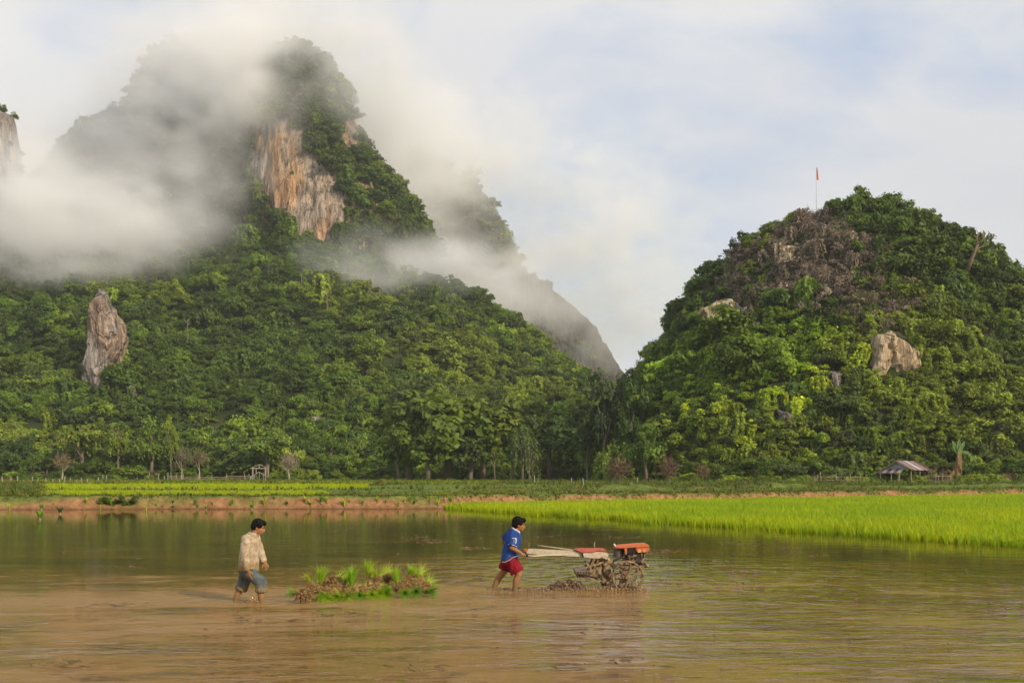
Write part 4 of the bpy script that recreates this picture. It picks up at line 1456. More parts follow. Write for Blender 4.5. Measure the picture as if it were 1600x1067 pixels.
# ---------------------------------------------------------------- hut
def corrugated(u0, u1, n, z_of):
    """sheet spanning u0..u1 across the slope with n ribs; z_of(u, t) gives a point for t in (0, 1)"""
    V, F = [], []
    m = n * 2
    for i in range(m + 1):
        u = u0 + (u1 - u0) * i / m
        d = 0.02 if i % 2 else -0.02
        for t in (0, 1):
            for off in (0.0, -0.012):
                p = z_of(u, t)
                V.append((p[0], p[1], p[2] + d + off))
    for i in range(m):
        a, b = i * 4, i * 4 + 4
        F += [(a, b, b + 2, a + 2), (a + 1, a + 3, b + 3, b + 1), (a, a + 1, b + 1, b), (a + 2, b + 2, b + 3, a + 3)]
    return V, F


def hut():
    Y = 138.0
    X = (1398 - 800) / F_PX * Y
    z0 = float(ground_z(X, Y))
    h = thing('hut', 'small open timber field hut with a rusty tin roof below the round hill', 'hut', (X, Y, z0), R(-50))
    h.scale = (1.06, 1.06, 1.08)
    w, L = 4.9, 4.4                      # gable width, length; origin under the middle of the front gable
    ua, ue, ul = 0.35, 2.35, -2.65       # apex, right eave, left eave
    za, ze, zl = 3.0, 1.95, 1.35
    over = 0.25
    kinds = [M_RUST, M_ZINC, M_RUST, M_WHITE, M_WHITE, M_RUST, M_ZINC, M_RUST, M_DKRUST]
    n = len(kinds)
    for i, m in enumerate(kinds):
        a, b = -over + (L + 2 * over) * i / n, -over + (L + 2 * over) * (i + 1) / n + 0.03
        V, F = corrugated(a, b, 3, lambda u, t: (ua + (ue + 0.25 - ua) * t, u, za - (za - ze + 0.12) * t + 0.004 * (i % 2)))
        link('roof_sheet', np_mesh('roof_sheet', V, F), m, h)
    kinds2 = [M_DKRUST, M_ZINC, M_DKRUST, M_RUST, M_DKRUST]
    for i, m in enumerate(kinds2):
        a, b = -over + (L + 2 * over) * i / 5, -over + (L + 2 * over) * (i + 1) / 5 + 0.03
        V, F = corrugated(a, b, 4, lambda u, t: (ua - (ua - ul + 0.3) * t, u, za - 0.01 - (za - zl + 0.12) * t + 0.004 * (i % 2)))
        link('roof_sheet', np_mesh('roof_sheet', V, F), m, h)
    # lean-to over the gable
    kinds3 = [M_RUST, M_ZINC, M_DKRUST, M_ZINC, M_RUST, M_ZINC]
    for i, m in enumerate(kinds3):
        a, b = -1.75 + 3.0 * i / 6, -1.75 + 3.0 * (i + 1) / 6 + 0.03
        V, F = corrugated(a, b, 2, lambda u, t: (u, -0.05 - 1.0 * t, 2.0 - 0.55 * t + 0.004 * (i % 2)))
        link('porch_sheet', np_mesh('porch_sheet', V, F), m, h)
    bm = bmesh.new()
    prism(bm, [(-1.55, 2.02), (1.95, 2.02), (ua + .05, za - 0.12), (ua - .05, za - 0.12)], 0.0, 0.03)
    link('gable_panel', bm_mesh('gable_panel', bm), M_ZINC, h)
    bm = bmesh.new()
    prism(bm, [(ul + .05, 0.1), (-1.35, 0.1), (-1.35, 1.72), (ul + .05, 1.3)], 0.02, 0.06)
    link('wall', bm_mesh('wall', bm), M_DARKWOOD, h)
    bm = bmesh.new()
    add_box(bm, (ul + 0.08, L / 2, 0.72), (0.04, L - 0.1, 1.2))
    link('wall', bm_mesh('wall', bm), M_DARKWOOD, h)
    for (x, y, zt, m) in ((2.2, 0.05, 1.98, M_TIMBER), (2.2, 2.2, 1.98, M_TIMBER), (2.2, 4.3, 1.98, M_TIMBER), (-2.7, -0.05, 1.3, M_PALETIMBER), (-2.6, 4.3, 1.3, M_TIMBER), (-1.4, -0.95, 1.48, M_TIMBER),
                          (0.1, -0.95, 1.48, M_TIMBER), (1.15, -0.95, 1.48, M_TIMBER), (0.35, 4.3, 2.9, M_TIMBER), (0.4, 0.1, 2.0, M_TIMBER)):
        bm = bmesh.new()
        tube(bm, [(x, y, -0.15), (x + random.uniform(-.04, .04), y, zt * 0.5), (x, y, zt)], [0.075, 0.065, 0.06], 6)
        link('post', bm_mesh('post', bm), m, h)
    for a, b in (((2.2, -0.1, 1.92), (2.2, 4.5, 1.92)), ((2.22, 0.05, 0.42), (2.22, 4.3, 0.42)), ((-1.4, -0.95, 1.5), (1.2, -0.95, 1.5)), ((-1.3, 0.12, 0.42), (2.2, 0.12, 0.42)), ((-2.7, 0.12, 1.98), (2.2, 0.12, 1.98)),
                 ((ue + .1, -0.26, ze - .05), (ua, -0.26, za - 0.06)), ((ul - .1, -0.26, zl - .05), (ua, -0.26, za - 0.06)), ((2.2, 4.3, 1.5), (2.55, 4.5, 1.95))):
        bm = bmesh.new()
        bar(bm, a, b, 0.09, 0.07)
        link('beam', bm_mesh('beam', bm), M_TIMBER, h)
    for i in range(8):
        bm = bmesh.new()
        y0 = 0.2 + i * 0.52
        add_box(bm, (0.5, y0 + 0.25, 0.48), (3.5, 0.49, 0.035))
        link('floor_board', bm_mesh('floor_board', bm), M_TIMBER, h)


hut()


# ---------------------------------------------------------------- timber frame on the left
def timber_frame():
    Y = 200.0
    X = (405 - 800) / F_PX * Y
    z0 = float(ground_z(X, Y))
    f = thing('timber_frame', 'pale open timber frame with a small low shelter inside on the left terrace', 'shelter', (X, Y, z0))
    parts = [('post', [((-1.27, 0, -.2), (-1.22, 0, 2.65))], .17, M_PALETIMBER), ('post', [((1.22, 0, -.2), (1.22, 0, 2.65))], .17, M_PALETIMBER), ('post', [((-1.2, 2.4, -.2), (-1.2, 2.4, 2.6))], .13, M_TIMBER),
             ('post', [((1.2, 2.4, -.2), (1.2, 2.4, 2.6))], .13, M_TIMBER), ('cross_beam', [((-1.4, -.05, 2.45), (1.4, -.05, 2.45))], .13, M_PALETIMBER), ('king_post', [((0, 0, 2.45), (0, 0, 3.1))], .14, M_PALETIMBER),
             ('rafter', [((-1.85, 0, 2.4), (0, 0, 3.2))], .08, M_PALETIMBER), ('rafter', [((1.35, 0, 2.65), (0, 0, 3.2))], .08, M_PALETIMBER), ('ridge_beam', [((0, -.1, 3.2), (0, 2.6, 3.15))], .08, M_TIMBER)]
    for nm, segs, w, m in parts:
        bm = bmesh.new()
        for a, b in segs:
            bar(bm, a, b, w)
        link(nm, bm_mesh(nm, bm), m, f)
    for x, zt in ((-0.9, 1.15), (0.08, 1.6), (0.85, 1.15), (1.25, .8)):
        bm = bmesh.new()
        tube(bm, [(x, -.25, -.1), (x, -.25, zt)], [.05, .045], 6)
        link('inner_post', bm_mesh('inner_post', bm), M_PALETIMBER, f)
    for a, b in (((-1.3, -.25, .85), (0, -.25, 1.75)), ((0, -.25, 1.75), (1.75, -.25, .75))):
        bm = bmesh.new()
        bar(bm, a, b, .10)
        link('inner_rafter', bm_mesh('inner_rafter', bm), M_PALETIMBER, f)
    for s, m in ((-1, M_DARKWOOD), (1, M_RUST)):
        bm = bmesh.new()
        q = [bm.verts.new(v) for v in ((0, -.15, 1.70), (0, 1.6, 1.70), (s * 1.65, 1.6, .74), (s * 1.65, -.15, .74))]
        g = bm.faces.new(q)
        bmesh.ops.solidify(bm, geom=[g], thickness=0.03)
        link('shelter_roof', bm_mesh('shelter_roof', bm), m, f)
    bm = bmesh.new()
    bar(bm, (-1.62, -.4, -.1), (-1.48, -.4, 1.0), .16, .12)
    link('leaning_board', bm_mesh('leaning_board', bm), simple_mat('cream board', (0.6, 0.55, 0.45), 0.8), f)


timber_frame()


# ---------------------------------------------------------------- fences
def post_fence():
    data = [(4, 12), (28, 13), (37, 7), (50, 12), (60, 10), (72, 10), (82, 9), (92, 9), (101, 12), (110, 10), (119, 7), (128, 11), (136, 9), (154, 8), (161, 11), (167, 10), (174, 11)]
    ref = []
    for i, (px, hp) in enumerate(data):
        Y = 137.0 if px <= 136 else 137 + (px - 136) * 1.6
        X = (px - 800) / F_PX * Y
        ref.append((X, Y, float(ground_z(X, Y)), hp / F_PX * Y))
    f = thing('fence', 'row of pale wooden posts and wire along the left terraces', 'fence', ref[8][:3])
    o0 = Vector(ref[8][:3])
    for X, Y, z, h in ref:
        bm = bmesh.new()
        b = Vector((X, Y, z)) - o0
        tube(bm, [b - Vector((0, 0, .2)), b + Vector((random.uniform(-.08, .08), 0, h))], [.075, .06], 6)
        link('post', bm_mesh('post', bm), M_PALETIMBER, f)
    for k in (0.45, 0.8):
        bm = bmesh.new()
        tube(bm, [Vector((X, Y - .06, z + min(h, 1.0) * k)) - o0 for X, Y, z, h in ref], 0.008, 4)
        link('wire', bm_mesh('wire', bm), M_DARKWOOD, f)


def rail_fence():
    Y = 200.0
    xs = [(p - 800) / F_PX * Y for p in (214, 232, 247, 257, 262, 268, 276, 286, 310, 330, 355, 383, 390)]
    zs = [float(ground_z(x, Y)) for x in xs]
    f = thing('fence', 'low rail fence of rough poles left of the timber frame', 'fence', (xs[6], Y, zs[6]))
    o0 = Vector((xs[6], Y, zs[6]))
    rr = random.Random(5)
    for x, z in zip(xs, zs):
        bm = bmesh.new()
        h = rr.uniform(0.9, 1.7)
        b = Vector((x, Y, z)) - o0
        tube(bm, [b - Vector((0, 0, .2)), b + Vector((rr.uniform(-.2, .2), 0, h))], [.07, .05], 6)
        link('post', bm_mesh('post', bm), M_PALETIMBER, f)
    for zz in (0.35, 0.62, 0.9):
        for k in range(3):
            a, b = 4 + k * 3, min(4 + k * 3 + 3, 12)
            if zz == 0.9 and k == 1:
                continue
            bm = bmesh.new()
            bar(bm, Vector((xs[a], Y - .08, zs[a] + zz)) - o0, Vector((xs[b], Y - .08, zs[b] + zz + rr.uniform(-.12, .12))) - o0, .07)
            link('rail', bm_mesh('rail', bm), M_TIMBER, f)


def stick_fence(px0, px1, Y, n, label, seed):
    rr = random.Random(seed)
    c = Vector(((px0 + px1) / 2, 0, 0))
    Xc = (c.x - 800) / F_PX * Y
    z0 = float(ground_z(Xc, Y))
    f = thing('fence', label, 'fence', (Xc, Y, z0))
    for i in range(n):
        px = px0 + (px1 - px0) * i / (n - 1) + rr.uniform(-1.5, 1.5)
        x = (px - 800) / F_PX * Y - Xc
        bm = bmesh.new()
        h = rr.uniform(1.2, 2.1)
        tube(bm, [(x, 0, -.2), (x + rr.uniform(-.2, .2), rr.uniform(-.1, .1), h)], [.055, .04], 5)
        link('stick', bm_mesh('stick', bm), rr.choice((M_BARK, M_TIMBER)), f)
    w = (px1 - px0) / F_PX * Y / 2
    for zz in (0.55, 1.05):
        bm = bmesh.new()
        bar(bm, (-w, .06, zz), (w, .06, zz + rr.uniform(-.1, .1)), .05)
        link('rail', bm_mesh('rail', bm), M_TIMBER, f)


post_fence()
rail_fence()
stick_fence(1262, 1352, 137, 13, 'rough stick fence left of the tin roofed hut', 31)
stick_fence(1440, 1486, 137, 11, 'rough stick fence between the hut and the banana plant', 32)
for px, Y, h, lab in ((835, 128, 1.1, 'pale fence post standing at the wood edge near the bare tree'), (911, 126, 0.85, 'short pale post in the grass left of the earth mound'), (996, 126, 0.95, 'pale post above the orange earth mound'),
                      (893, 150, 0.8, 'thin grey post at the edge of the wood'), (1047, 128, 0.6, 'low grey post right of the earth mound')):
    X = (px - 800) / F_PX * Y
    bm = bmesh.new()
    tube(bm, [(0, 0, -.2), (0.02, 0, h * .5), (-.02, 0, h)], [.07, .06, .055], 7)
    tag(link('fence_post', bm_mesh('fence_post', bm), M_PALETIMBER, None, (X, Y, float(ground_z(X, Y)))), lab, 'post')
bm = bmesh.new()
tube(bm, [(0, 0, -.1), (0.03, 0, .3), (-.05, 0, .55), (.02, 0, .75)], [.26, .22, .17, .08], 8)
tube(bm, [(0.08, 0, .45), (.22, 0, .72)], [.09, .04], 6)
X = (17 - 800) / F_PX * 140
tag(link('tree_stump', bm_mesh('tree_stump', bm, True), simple_mat('red brown wood', (0.24, 0.12, 0.06), 0.9, (0.36, 0.2, 0.11), 5.0), None, (X, 140, float(ground_z(X, 140)))), 'small reddish brown stump by the left post fence', 'stump')

# ---------------------------------------------------------------- flag, dead tree and banana plant
def flag():
    b = W(1275.5, 262, 209)
    ok, hit, _n, _i = HILL.ray_cast(b, Vector((0, 0, -1)))
    a = Vector((b.x, b.y, hit.z if ok else b.z - 7))
    h = b.z - a.z
    f = thing('flagpole', 'thin flagpole with an orange banner on top of the round hill', 'flag', a)
    bm = bmesh.new()
    tube(bm, [(0, 0, -0.8), (0, 0, h)], [.07, .05], 8)
    link('pole', bm_mesh('pole', bm, True), simple_mat('grey pole', (0.45, 0.45, 0.46), 0.6), f)
    bm = bmesh.new()
    rows = 12
    prev = None
    for i in range(rows + 1):
        t = i / rows
        w = 0.10 + 0.42 * t - max(0, t - 0.9) * 2.0
        z = h - 0.02 - t * 2.45
        cur = [bm.verts.new((0.05 + w * k / 4, 0.09 * math.sin(3.0 * t + k * 1.1), z - 0.05 * k * t)) for k in range(5)]
        if prev:
            for k in range(4):
                bm.faces.new((prev[k], prev[k + 1], cur[k + 1], cur[k]))
        prev = cur
    bmesh.ops.solidify(bm, geom=bm.faces[:], thickness=0.012)
    link('banner', bm_mesh('banner', bm, True), simple_mat('orange cloth', (0.72, 0.25, 0.05), 0.8), f)
    bm = bmesh.new()
    bmesh.ops.create_icosphere(bm, subdivisions=2, radius=1.0)
    for v in bm.verts:
        v.co *= 1 + 0.25 * float(vnoise(np.array(v.co) * 1.7, 3))
        v.co = Vector((v.co.x * 1.6, v.co.y * 1.3, v.co.z * 0.8))
    rk = link('boulder', bm_mesh('boulder', bm), M_PALEROCK, None, a + Vector((0.4, -1.2, 0.25)))
    tag(rk, 'pale boulder at the foot of the flagpole on the hilltop', 'boulder')


flag()


def dead_tree():
    Y = (depth_on(HILL, 1508, 430) or 200.0) - 1.5
    o0 = W(1512, 420, Y)
    t = thing('dead_tree', 'leafless twisted dead tree on the right shoulder of the round hill', 'tree', o0)

    def pts(*q):
        return [W(x + 20, y, Y + d) - o0 for x, y, d in q]
    bm = bmesh.new()
    tube(bm, pts((1490, 428, 1), (1497, 408, 0), (1503, 394, 0), (1508, 382, -.4)), [.38, .32, .26, .20], 8)
    link('trunk', bm_mesh('trunk', bm, True), simple_mat('grey brown dead bark', (0.13, 0.09, 0.06), .9, (0.26, 0.18, 0.12), 3.0), t)
    br = [[(1508, 382, -.4), (1506, 372, 0), (1509, 365, .3), (1506, 361, .5)], [(1508, 382, -.4), (1516, 375, -.6), (1522, 370, -.6), (1530, 372, -.5), (1537, 373, -.4)], [(1522, 370, -.6), (1526, 364, -.8), (1524, 361, -1)],
          [(1530, 372, -.5), (1533, 368, -.2), (1538, 370, 0)], [(1503, 394, 0), (1512, 386, .5), (1520, 384, .8), (1526, 378, 1)], [(1509, 365, .3), (1514, 362, .4)], [(1506, 372, 0), (1501, 367, -.2)], [(1516, 375, -.6), (1515, 367, 0), (1519, 363, .2)]]
    for q in br:
        bm = bmesh.new()
        n = len(q)
        tube(bm, pts(*q), [.15 * (1 - .75 * i / (n - 1)) for i in range(n)], 6)
        link('branch', bm_mesh('branch', bm, True), t.children[0].data.materials[0], t)


dead_tree()


def banana():
    Y = 139.0
    X = (1497 - 800) / F_PX * Y
    b = thing('banana_plant', 'banana plant with upright green leaves above a skirt of dead brown leaves', 'banana plant', (X, Y, float(ground_z(X, Y))))
    bm = bmesh.new()
    tube(bm, [(0, 0, -.1), (0.02, 0, 2.0), (0, 0, 4.2)], [.22, .18, .10], 9)
    link('stem', bm_mesh('stem', bm, True), simple_mat('banana stem', (0.20, 0.15, 0.06), .8, (0.32, 0.26, 0.10), 3.0), b)

    def leaf(pts, w, name, mat):
        bm = bmesh.new()
        pts = [Vector(p) for p in pts]
        prev = None
        n = len(pts)
        for i, p in enumerate(pts):
            t = i / (n - 1)
            ww = w * math.sin(math.pi * min(0.97, 0.08 + t * 0.9)) ** 0.7
            d = (pts[min(i + 1, n - 1)] - pts[max(0, i - 1)]).normalized()
            s = d.cross(Vector((0.15, 1, 0.1))).normalized()
            dn = d.cross(s) * ww * 0.25
            cur = [bm.verts.new(p - s * ww + dn), bm.verts.new(p), bm.verts.new(p + s * ww + dn)]
            if prev:
                for k in range(2):
                    bm.faces.new((prev[k], prev[k + 1], cur[k + 1], cur[k]))
            prev = cur
        bmesh.ops.solidify(bm, geom=bm.faces[:], thickness=0.01)
        link(name, bm_mesh(name, bm, True), mat, b)
    gl = simple_mat('banana leaf', (0.16, 0.26, 0.06), .5, (0.26, 0.38, 0.12), 2.0)
    for q, w in (([(0, 0, 4.0), (.05, 0, 4.9), (.12, 0, 5.7), (.2, 0, 6.15)], .26), ([(0, 0, 4.0), (-.2, .1, 4.7), (-.5, .1, 5.4), (-.75, .1, 5.9)], .26), ([(0, 0, 4.0), (.25, -.1, 4.7), (.6, -.1, 5.35), (.85, -.1, 5.8)], .28),
                 ([(.05, 0, 4.0), (.6, 0, 4.45), (1.3, 0, 4.3), (2.1, 0, 3.5), (2.5, 0, 2.9)], .2)):
        leaf(q, w, 'leaf', gl)
    br = simple_mat('dead banana leaf', (0.30, 0.17, 0.07), .9, (0.52, 0.36, 0.19), 4.0, (3, 3, 1))
    rr = random.Random(9)
    for i in range(13):
        a = i * 2.4
        rad = rr.uniform(.15, .35)
        z1 = rr.uniform(1.1, 4.1 - rad)
        sp = rr.uniform(.25, .6)
        leaf([(0.08 * math.cos(a), 0.08 * math.sin(a), min(4.2, z1 + 1.6)), (rad * math.cos(a), rad * math.sin(a), z1 + .8), (sp * math.cos(a), sp * math.sin(a), z1 - .2), (sp * math.cos(a), sp * .9 * math.sin(a), max(.3, z1 - 1.0))], rr.uniform(.12, .2), 'dead_leaf', br)
    for x in (-.9, -1.15, -.75):
        leaf([(x, -.3, 0), (x - .05, -.3, .8), (x + .05, -.3, 1.6), (x, -.3, rr.uniform(1.8, 2.2))], .14, 'sucker_leaf', simple_mat('yellowing leaf', (0.30, 0.26, 0.07), .7))


banana()
# ---------------------------------------------------------------- seedlings waiting along the bank
SEED_LEAF = leaf_mat('seedling leaves', 'OBJECT', transl=0.35, lo=0.75, hi=1.25)
SEED_MESH = [tuft_mesh('leaves', 800 + k, blades=26, h=1.0, spread=0.9, width=0.06, mat=SEED_LEAF) for k in range(4)]
SEEDS = [(15, 798, 8, 1), (62, 812, 11, 0), (65, 797, 9, 0), (94, 803, 10, 2), (136, 792, 8, 1), (157, 796, 6, 1), (174, 791, 9, 0), (228, 798, 6, 1), (244, 795, 7, 0), (270, 788, 5, 2), (270, 795, 5, 2), (306, 790, 7, 0), (308, 796, 7, 0),
         (322, 797, 7, 0), (333, 790, 5, 1), (362, 791, 8, 0), (393, 796, 8, 0), (413, 790, 9, 1), (448, 791, 6, 2), (478, 786, 8, 1), (486, 792, 8, 1), (502, 788, 10, 0), (511, 786, 8, 1), (538, 792, 9, 1), (547, 786, 5, 1), (567, 790, 7, 0),
         (590, 785, 7, 1), (603, 787, 5, 0), (623, 792, 6, 1), (632, 786, 7, 1), (642, 784, 7, 0), (647, 789, 5, 2), (672, 785, 7, 1), (685, 791, 8, 1), (705, 788, 9, 0)]
SEED_C = [((0.15, 0.32, 0.025), 'fresh green'), ((0.38, 0.44, 0.04), 'yellowish green'), ((0.05, 0.13, 0.02), 'dark green')]
CLUMPS = []
for i, (px, py, s, c) in enumerate(SEEDS):
    if py >= 794:
        Y = 2.02 * F_PX / (py - 742)
        z = 0.0
    else:
        Y = 60.5
        while True:
            X = (px - 800) / F_PX * Y
            z = float(ground_z(X, Y))
            if z >= W(px, py, Y).z or Y > 64:
                break
            Y += 0.05
    X = (px - 800) / F_PX * Y
    place = ('in the shallow water below the bank' if py >= 794 else 'on the earth bank')
    lab = '%s seedling clump %s' % (SEED_C[c][1], place)
    if i == 1:
        lab = 'largest clump of seedlings standing in the water near the left edge'
    lab_ = lab
    t = thing('rice_clump', lab, 'rice clump', (X, Y, z), random.uniform(0, 6.28), 'clumps of rice seedlings along the earth bank')
    lv = link('leaves', SEED_MESH[i % 4], None, t)
    k = s / F_PX * Y * 1.6
    lv.scale = (k * 0.85, k * 0.85, k)
    lv.color = (*SEED_C[c][0], 1)
    bm = bmesh.new()
    tube(bm, [(0, 0, -.06), (0, 0, .05), (0, 0, k * .22)], [k * .12, k * .13, k * .06], 7)
    link('roots', bm_mesh('roots', bm, True), M_DRYMUD, t)
    CLUMPS.append((px, t))
ordinals(CLUMPS)

# creeper hanging over the bank
Yc_ = 60.4
Xc_ = (182 - 800) / F_PX * Yc_
t = thing('creeper', 'dark green creeper hanging over the earth bank on the left', 'creeper', (Xc_, Yc_, 0.05))
for k in range(9):
    lv = link('foliage', (BUSHY + LAYER)[k % 5], None, t)
    lv.location = (-1.0 + 0.25 * k, 0.25 + 0.1 * math.sin(k * 2.1), 0.36 + 0.14 * math.sin(k * 1.7))
    lv.scale = (.32, .30, .30 + .06 * math.cos(k))
    lv.color = (0.08, 0.14, 0.022, 1) if k % 3 else (0.15, 0.21, 0.03, 1)

# ---------------------------------------------------------------- pile of uprooted seedling bundles
M_ROOT = leaf_mat('root mat', 'OBJECT', transl=0.0, lo=0.35, hi=1.5, rough=0.8)


def root_mesh(seed):
    r = np.random.default_rng(seed)
    V, F, v = [], [], []
    n = 700
    for i in range(n):
        d = r.normal(size=3); d /= np.linalg.norm(d)
        p = d * np.array([1, .7, .85]) * r.uniform(.80, 1.0)
        q = p + d * r.uniform(.1, .3) + r.normal(size=3) * .14 + np.array([0, 0, -.10])
        w = r.normal(size=3); w -= w.dot(q - p) * (q - p) / ((q - p) @ (q - p) + 1e-9); w *= .035 / np.linalg.norm(w)
        k = len(V)
        V += [p - w, p + w, q + w * .4, q - w * .4]
        F.append((k, k + 1, k + 2, k + 3)); v.append(r.uniform())
    th = np.linspace(0, 2 * np.pi, 14, endpoint=False)
    ph = np.linspace(0, np.pi, 9)
    k0 = len(V)
    for a in ph:
        for b in th:
            V.append(np.array([np.sin(a) * np.cos(b), np.sin(a) * np.sin(b) * .7, np.cos(a) * .85]) * .84 * (1 + .08 * r.normal()))
    for i in range(8):
        for j in range(14):
            F.append((k0 + i * 14 + j, k0 + i * 14 + (j + 1) % 14, k0 + (i + 1) * 14 + (j + 1) % 14, k0 + (i + 1) * 14 + j)); v.append(.15 * r.uniform())
    me = np_mesh('roots', np.array(V), F, attr=v)
    me.materials.append(M_ROOT)
    return me


ROOTM = [root_mesh(820 + k) for k in range(3)]
FAN = [tuft_mesh('leaves', 830 + k, blades=150, h=1.0, spread=0.75, width=0.011, mat=SEED_LEAF) for k in range(3)]


BUNDLES = []


def bundle(zx, zy, r_zu, lean, kind, depth, label, leafcol, length=0.36, leaf_off=0.0):
    """zx, zy: centre of the root ball in the enlarged crop; lean: direction the leaves point"""
    px, py = 430 + zx / 5.93, 860 + zy / 5.93
    Y = 16.55 + (zx - 300) / 1200 * 0.75 + depth
    p = W(px, py, Y)
    rr = r_zu / 5.93 / F_PX * Y
    t = thing('rice_bundle', label, 'rice bundle', p, 0, 'uprooted rice bundles heaped in the water')
    ro = link('roots', random.choice(ROOTM), None, t)
    ro.scale = (rr, rr, rr * .92)
    ro.rotation_euler = (random.uniform(-.3, .3), random.uniform(-.4, .4), random.uniform(-.5, .5))
    k = random.uniform(.8, 1.2)
    ro.color = (0.36 * k, 0.235 * k, 0.10 * k, 1)
    lv = link('leaves', random.choice(FAN), None, t)
    d = Vector(lean).normalized()
    lv.rotation_euler = d.to_track_quat('Z', 'Y').to_euler()
    lv.location = d * rr * 0.35
    lv.scale = (length * .95, length * .95, length)
    lv.color = (*leafcol, 1)
    BUNDLES.append((zx, t))
    return t


G1, G2, G3 = (0.30, 0.46, 0.03), (0.19, 0.38, 0.025), (0.36, 0.44, 0.05)
bundle(420, 330, 52, (.12, 0, 1), 's', .15, 'leftmost upright rice bundle with leaves pointing straight up', G1, .34)
bundle(705, 365, 62, (.0, 0, 1), 's', -.15, 'broad upright rice bundle in the middle of the heap', G2, .38)
bundle(862, 275, 45, (.02, 0, 1), 's', .25, 'tallest upright rice bundle standing highest on the heap', G1, .34)
bundle(1135, 330, 55, (-.18, 0, 1), 's', .0, 'upright rice bundle leaning left near the right of the heap', G1, .34)
bundle(1235, 270, 50, (.35, .1, .9), 's', .2, 'upright rice bundle leaning right at the right of the heap', G1, .25)
bundle(265, 405, 82, (-1, .2, .12), 'l', -.35, 'bundle at the left end of the heap with dark leaves pointing left', (0.12, 0.29, 0.02), .26)
LY = [(390, 365, 62, (.1, 1, .1), .05), (535, 300, 84, (.2, 1, .2), .1), (470, 385, 60, (0, 1, 0), -.1), (515, 390, 58, (0.1, 1, 0), -.2), (590, 340, 60, (0.1, 1, .1), .0), (690, 392, 58, (0, 1, 0), -.2), (810, 372, 72, (.1, 1, .05), -.1), (925, 352, 76, (0, 1, .1), -.05),
      (870, 320, 60, (0, 1, .2), .15), (945, 268, 48, (.4, 1, .5), .3), (1045, 262, 62, (-.3, 1, .4), .3), (1195, 315, 62, (.0, 1, .1), .05), (1290, 305, 62, (.1, 1, .1), .05), (1390, 318, 50, (.2, 1, .1), .1), (1320, 255, 48, (.2, 1, .5), .25), (640, 290, 50, (0.2, 1, .3), .3), (1150, 352, 46, (0, 1, .1), -.1), (340, 350, 55, (-.1, 1, .2), .2)]
for (zx, zy, r0, ln, dp) in LY:
    up = zy < 300
    bundle(zx, zy, r0, ln, 'l', dp, 'rice bundle lying on top of the heap with yellowish leaves' if up else 'lying rice bundle with its brown root mat facing the camera', G3 if up else G1, .30)
for (zx, zy, ln, c, k) in ((410, 425, (.5, -1, .05), G2, .26), (560, 418, (.25, -1, -.02), G1, .26), (640, 410, (.6, -1, .0), G1, .26), (780, 405, (.2, -1, .0), G2, .26), (900, 395, (.1, -1, .0), G1, .26), (1040, 340, (.1, -.8, -.4), G1, .32), (1075, 320, (-.2, -.8, -.4), G2, .3), (960, 390, (.3, -1, .0), G1, .26),
                           (1190, 385, (.3, -1, .0), G2, .28), (1290, 375, (.3, -1, .05), (0.12, 0.29, 0.02), .30), (1390, 372, (.7, -.7, .05), (0.12, 0.29, 0.02), .30), (590, 380, (-.1, -.8, -.4), G1, .3), (480, 430, (.2, -1, .05), G1, .24)):
    zz = bundle(zx, zy, 34, ln, 'f', -.12, 'bright leaved rice bundle spread on the water before the heap', c, k)
for zx, zy, c in ((330, 310, G3), (640, 330, G3), (960, 260, G3), (1330, 280, G3), (1230, 240, G1)):
    bundle(zx, zy, 36, (random.uniform(-.5, .5), -.3, .9), 'm', .12, 'small yellow leaved rice bundle tucked between the root mats', c, .2)

ordinals(BUNDLES)

# ---------------------------------------------------------------- people
def capsule(bm, p0, p1, r0, r1, flat=1.0, axis=None, seg=12, caps=(True, True)):
    """tapered limb; flat squashes the section along axis"""
    p0, p1 = Vector(p0), Vector(p1)
    d = p1 - p0
    L = d.length
    if L < 1e-6:
        d = Vector((0, 0, 1)); L = 1e-6
    d.normalize()
    ax = Vector(axis).normalized() if axis else d.orthogonal().normalized()
    ax = (ax - d * ax.dot(d)).normalized()
    bx = d.cross(ax)
    prof = []
    if caps[0]:
        prof += [(-math.sin(a) * r0, math.cos(a) * r0) for a in (1.35, .9, .45)]
    prof += [(0, r0), (L * .5, (r0 + r1) / 2), (L, r1)]
    if caps[1]:
        prof += [(L + math.sin(a) * r1, math.cos(a) * r1) for a in (.45, .9, 1.35)]
    rings = []
    for s, r in prof:
        rings.append([bm.verts.new(p0 + d * s + (ax * math.cos(2 * math.pi * k / seg) * flat + bx * math.sin(2 * math.pi * k / seg)) * r) for k in range(seg)])
    for a, b in zip(rings[:-1], rings[1:]):
        for k in range(seg):
            bm.faces.new((a[k], a[(k + 1) % seg], b[(k + 1) % seg], b[k]))
    bm.faces.new(rings[0][::-1])
    bm.faces.new(rings[-1])


def ellipse_loft(bm, secs, seg=20):
    """closed body from sections (centre, half-width x, half-width y, tilt about y)"""
    rings = []
    for c, a, b, tilt in secs:
        m = Matrix.Rotation(tilt, 3, 'Y')
        rings.append([bm.verts.new(Vector(c) + m @ Vector((a * math.cos(2 * math.pi * k / seg), b * math.sin(2 * math.pi * k / seg), 0))) for k in range(seg)])
    for p, q in zip(rings[:-1], rings[1:]):
        for k in range(seg):
            bm.faces.new((p[k], p[(k + 1) % seg], q[(k + 1) % seg], q[k]))
    bm.faces.new(rings[0][::-1])
    bm.faces.new(rings[-1])


def ellipsoid(bm, c, r, rot=None, sub=3):
    g = bmesh.ops.create_icosphere(bm, subdivisions=sub, radius=1.0)
    for v in g['verts']:
        q = Vector((v.co.x * r[0], v.co.y * r[1], v.co.z * r[2]))
        if rot is not None:
            q = rot @ q
        v.co = q + Vector(c)


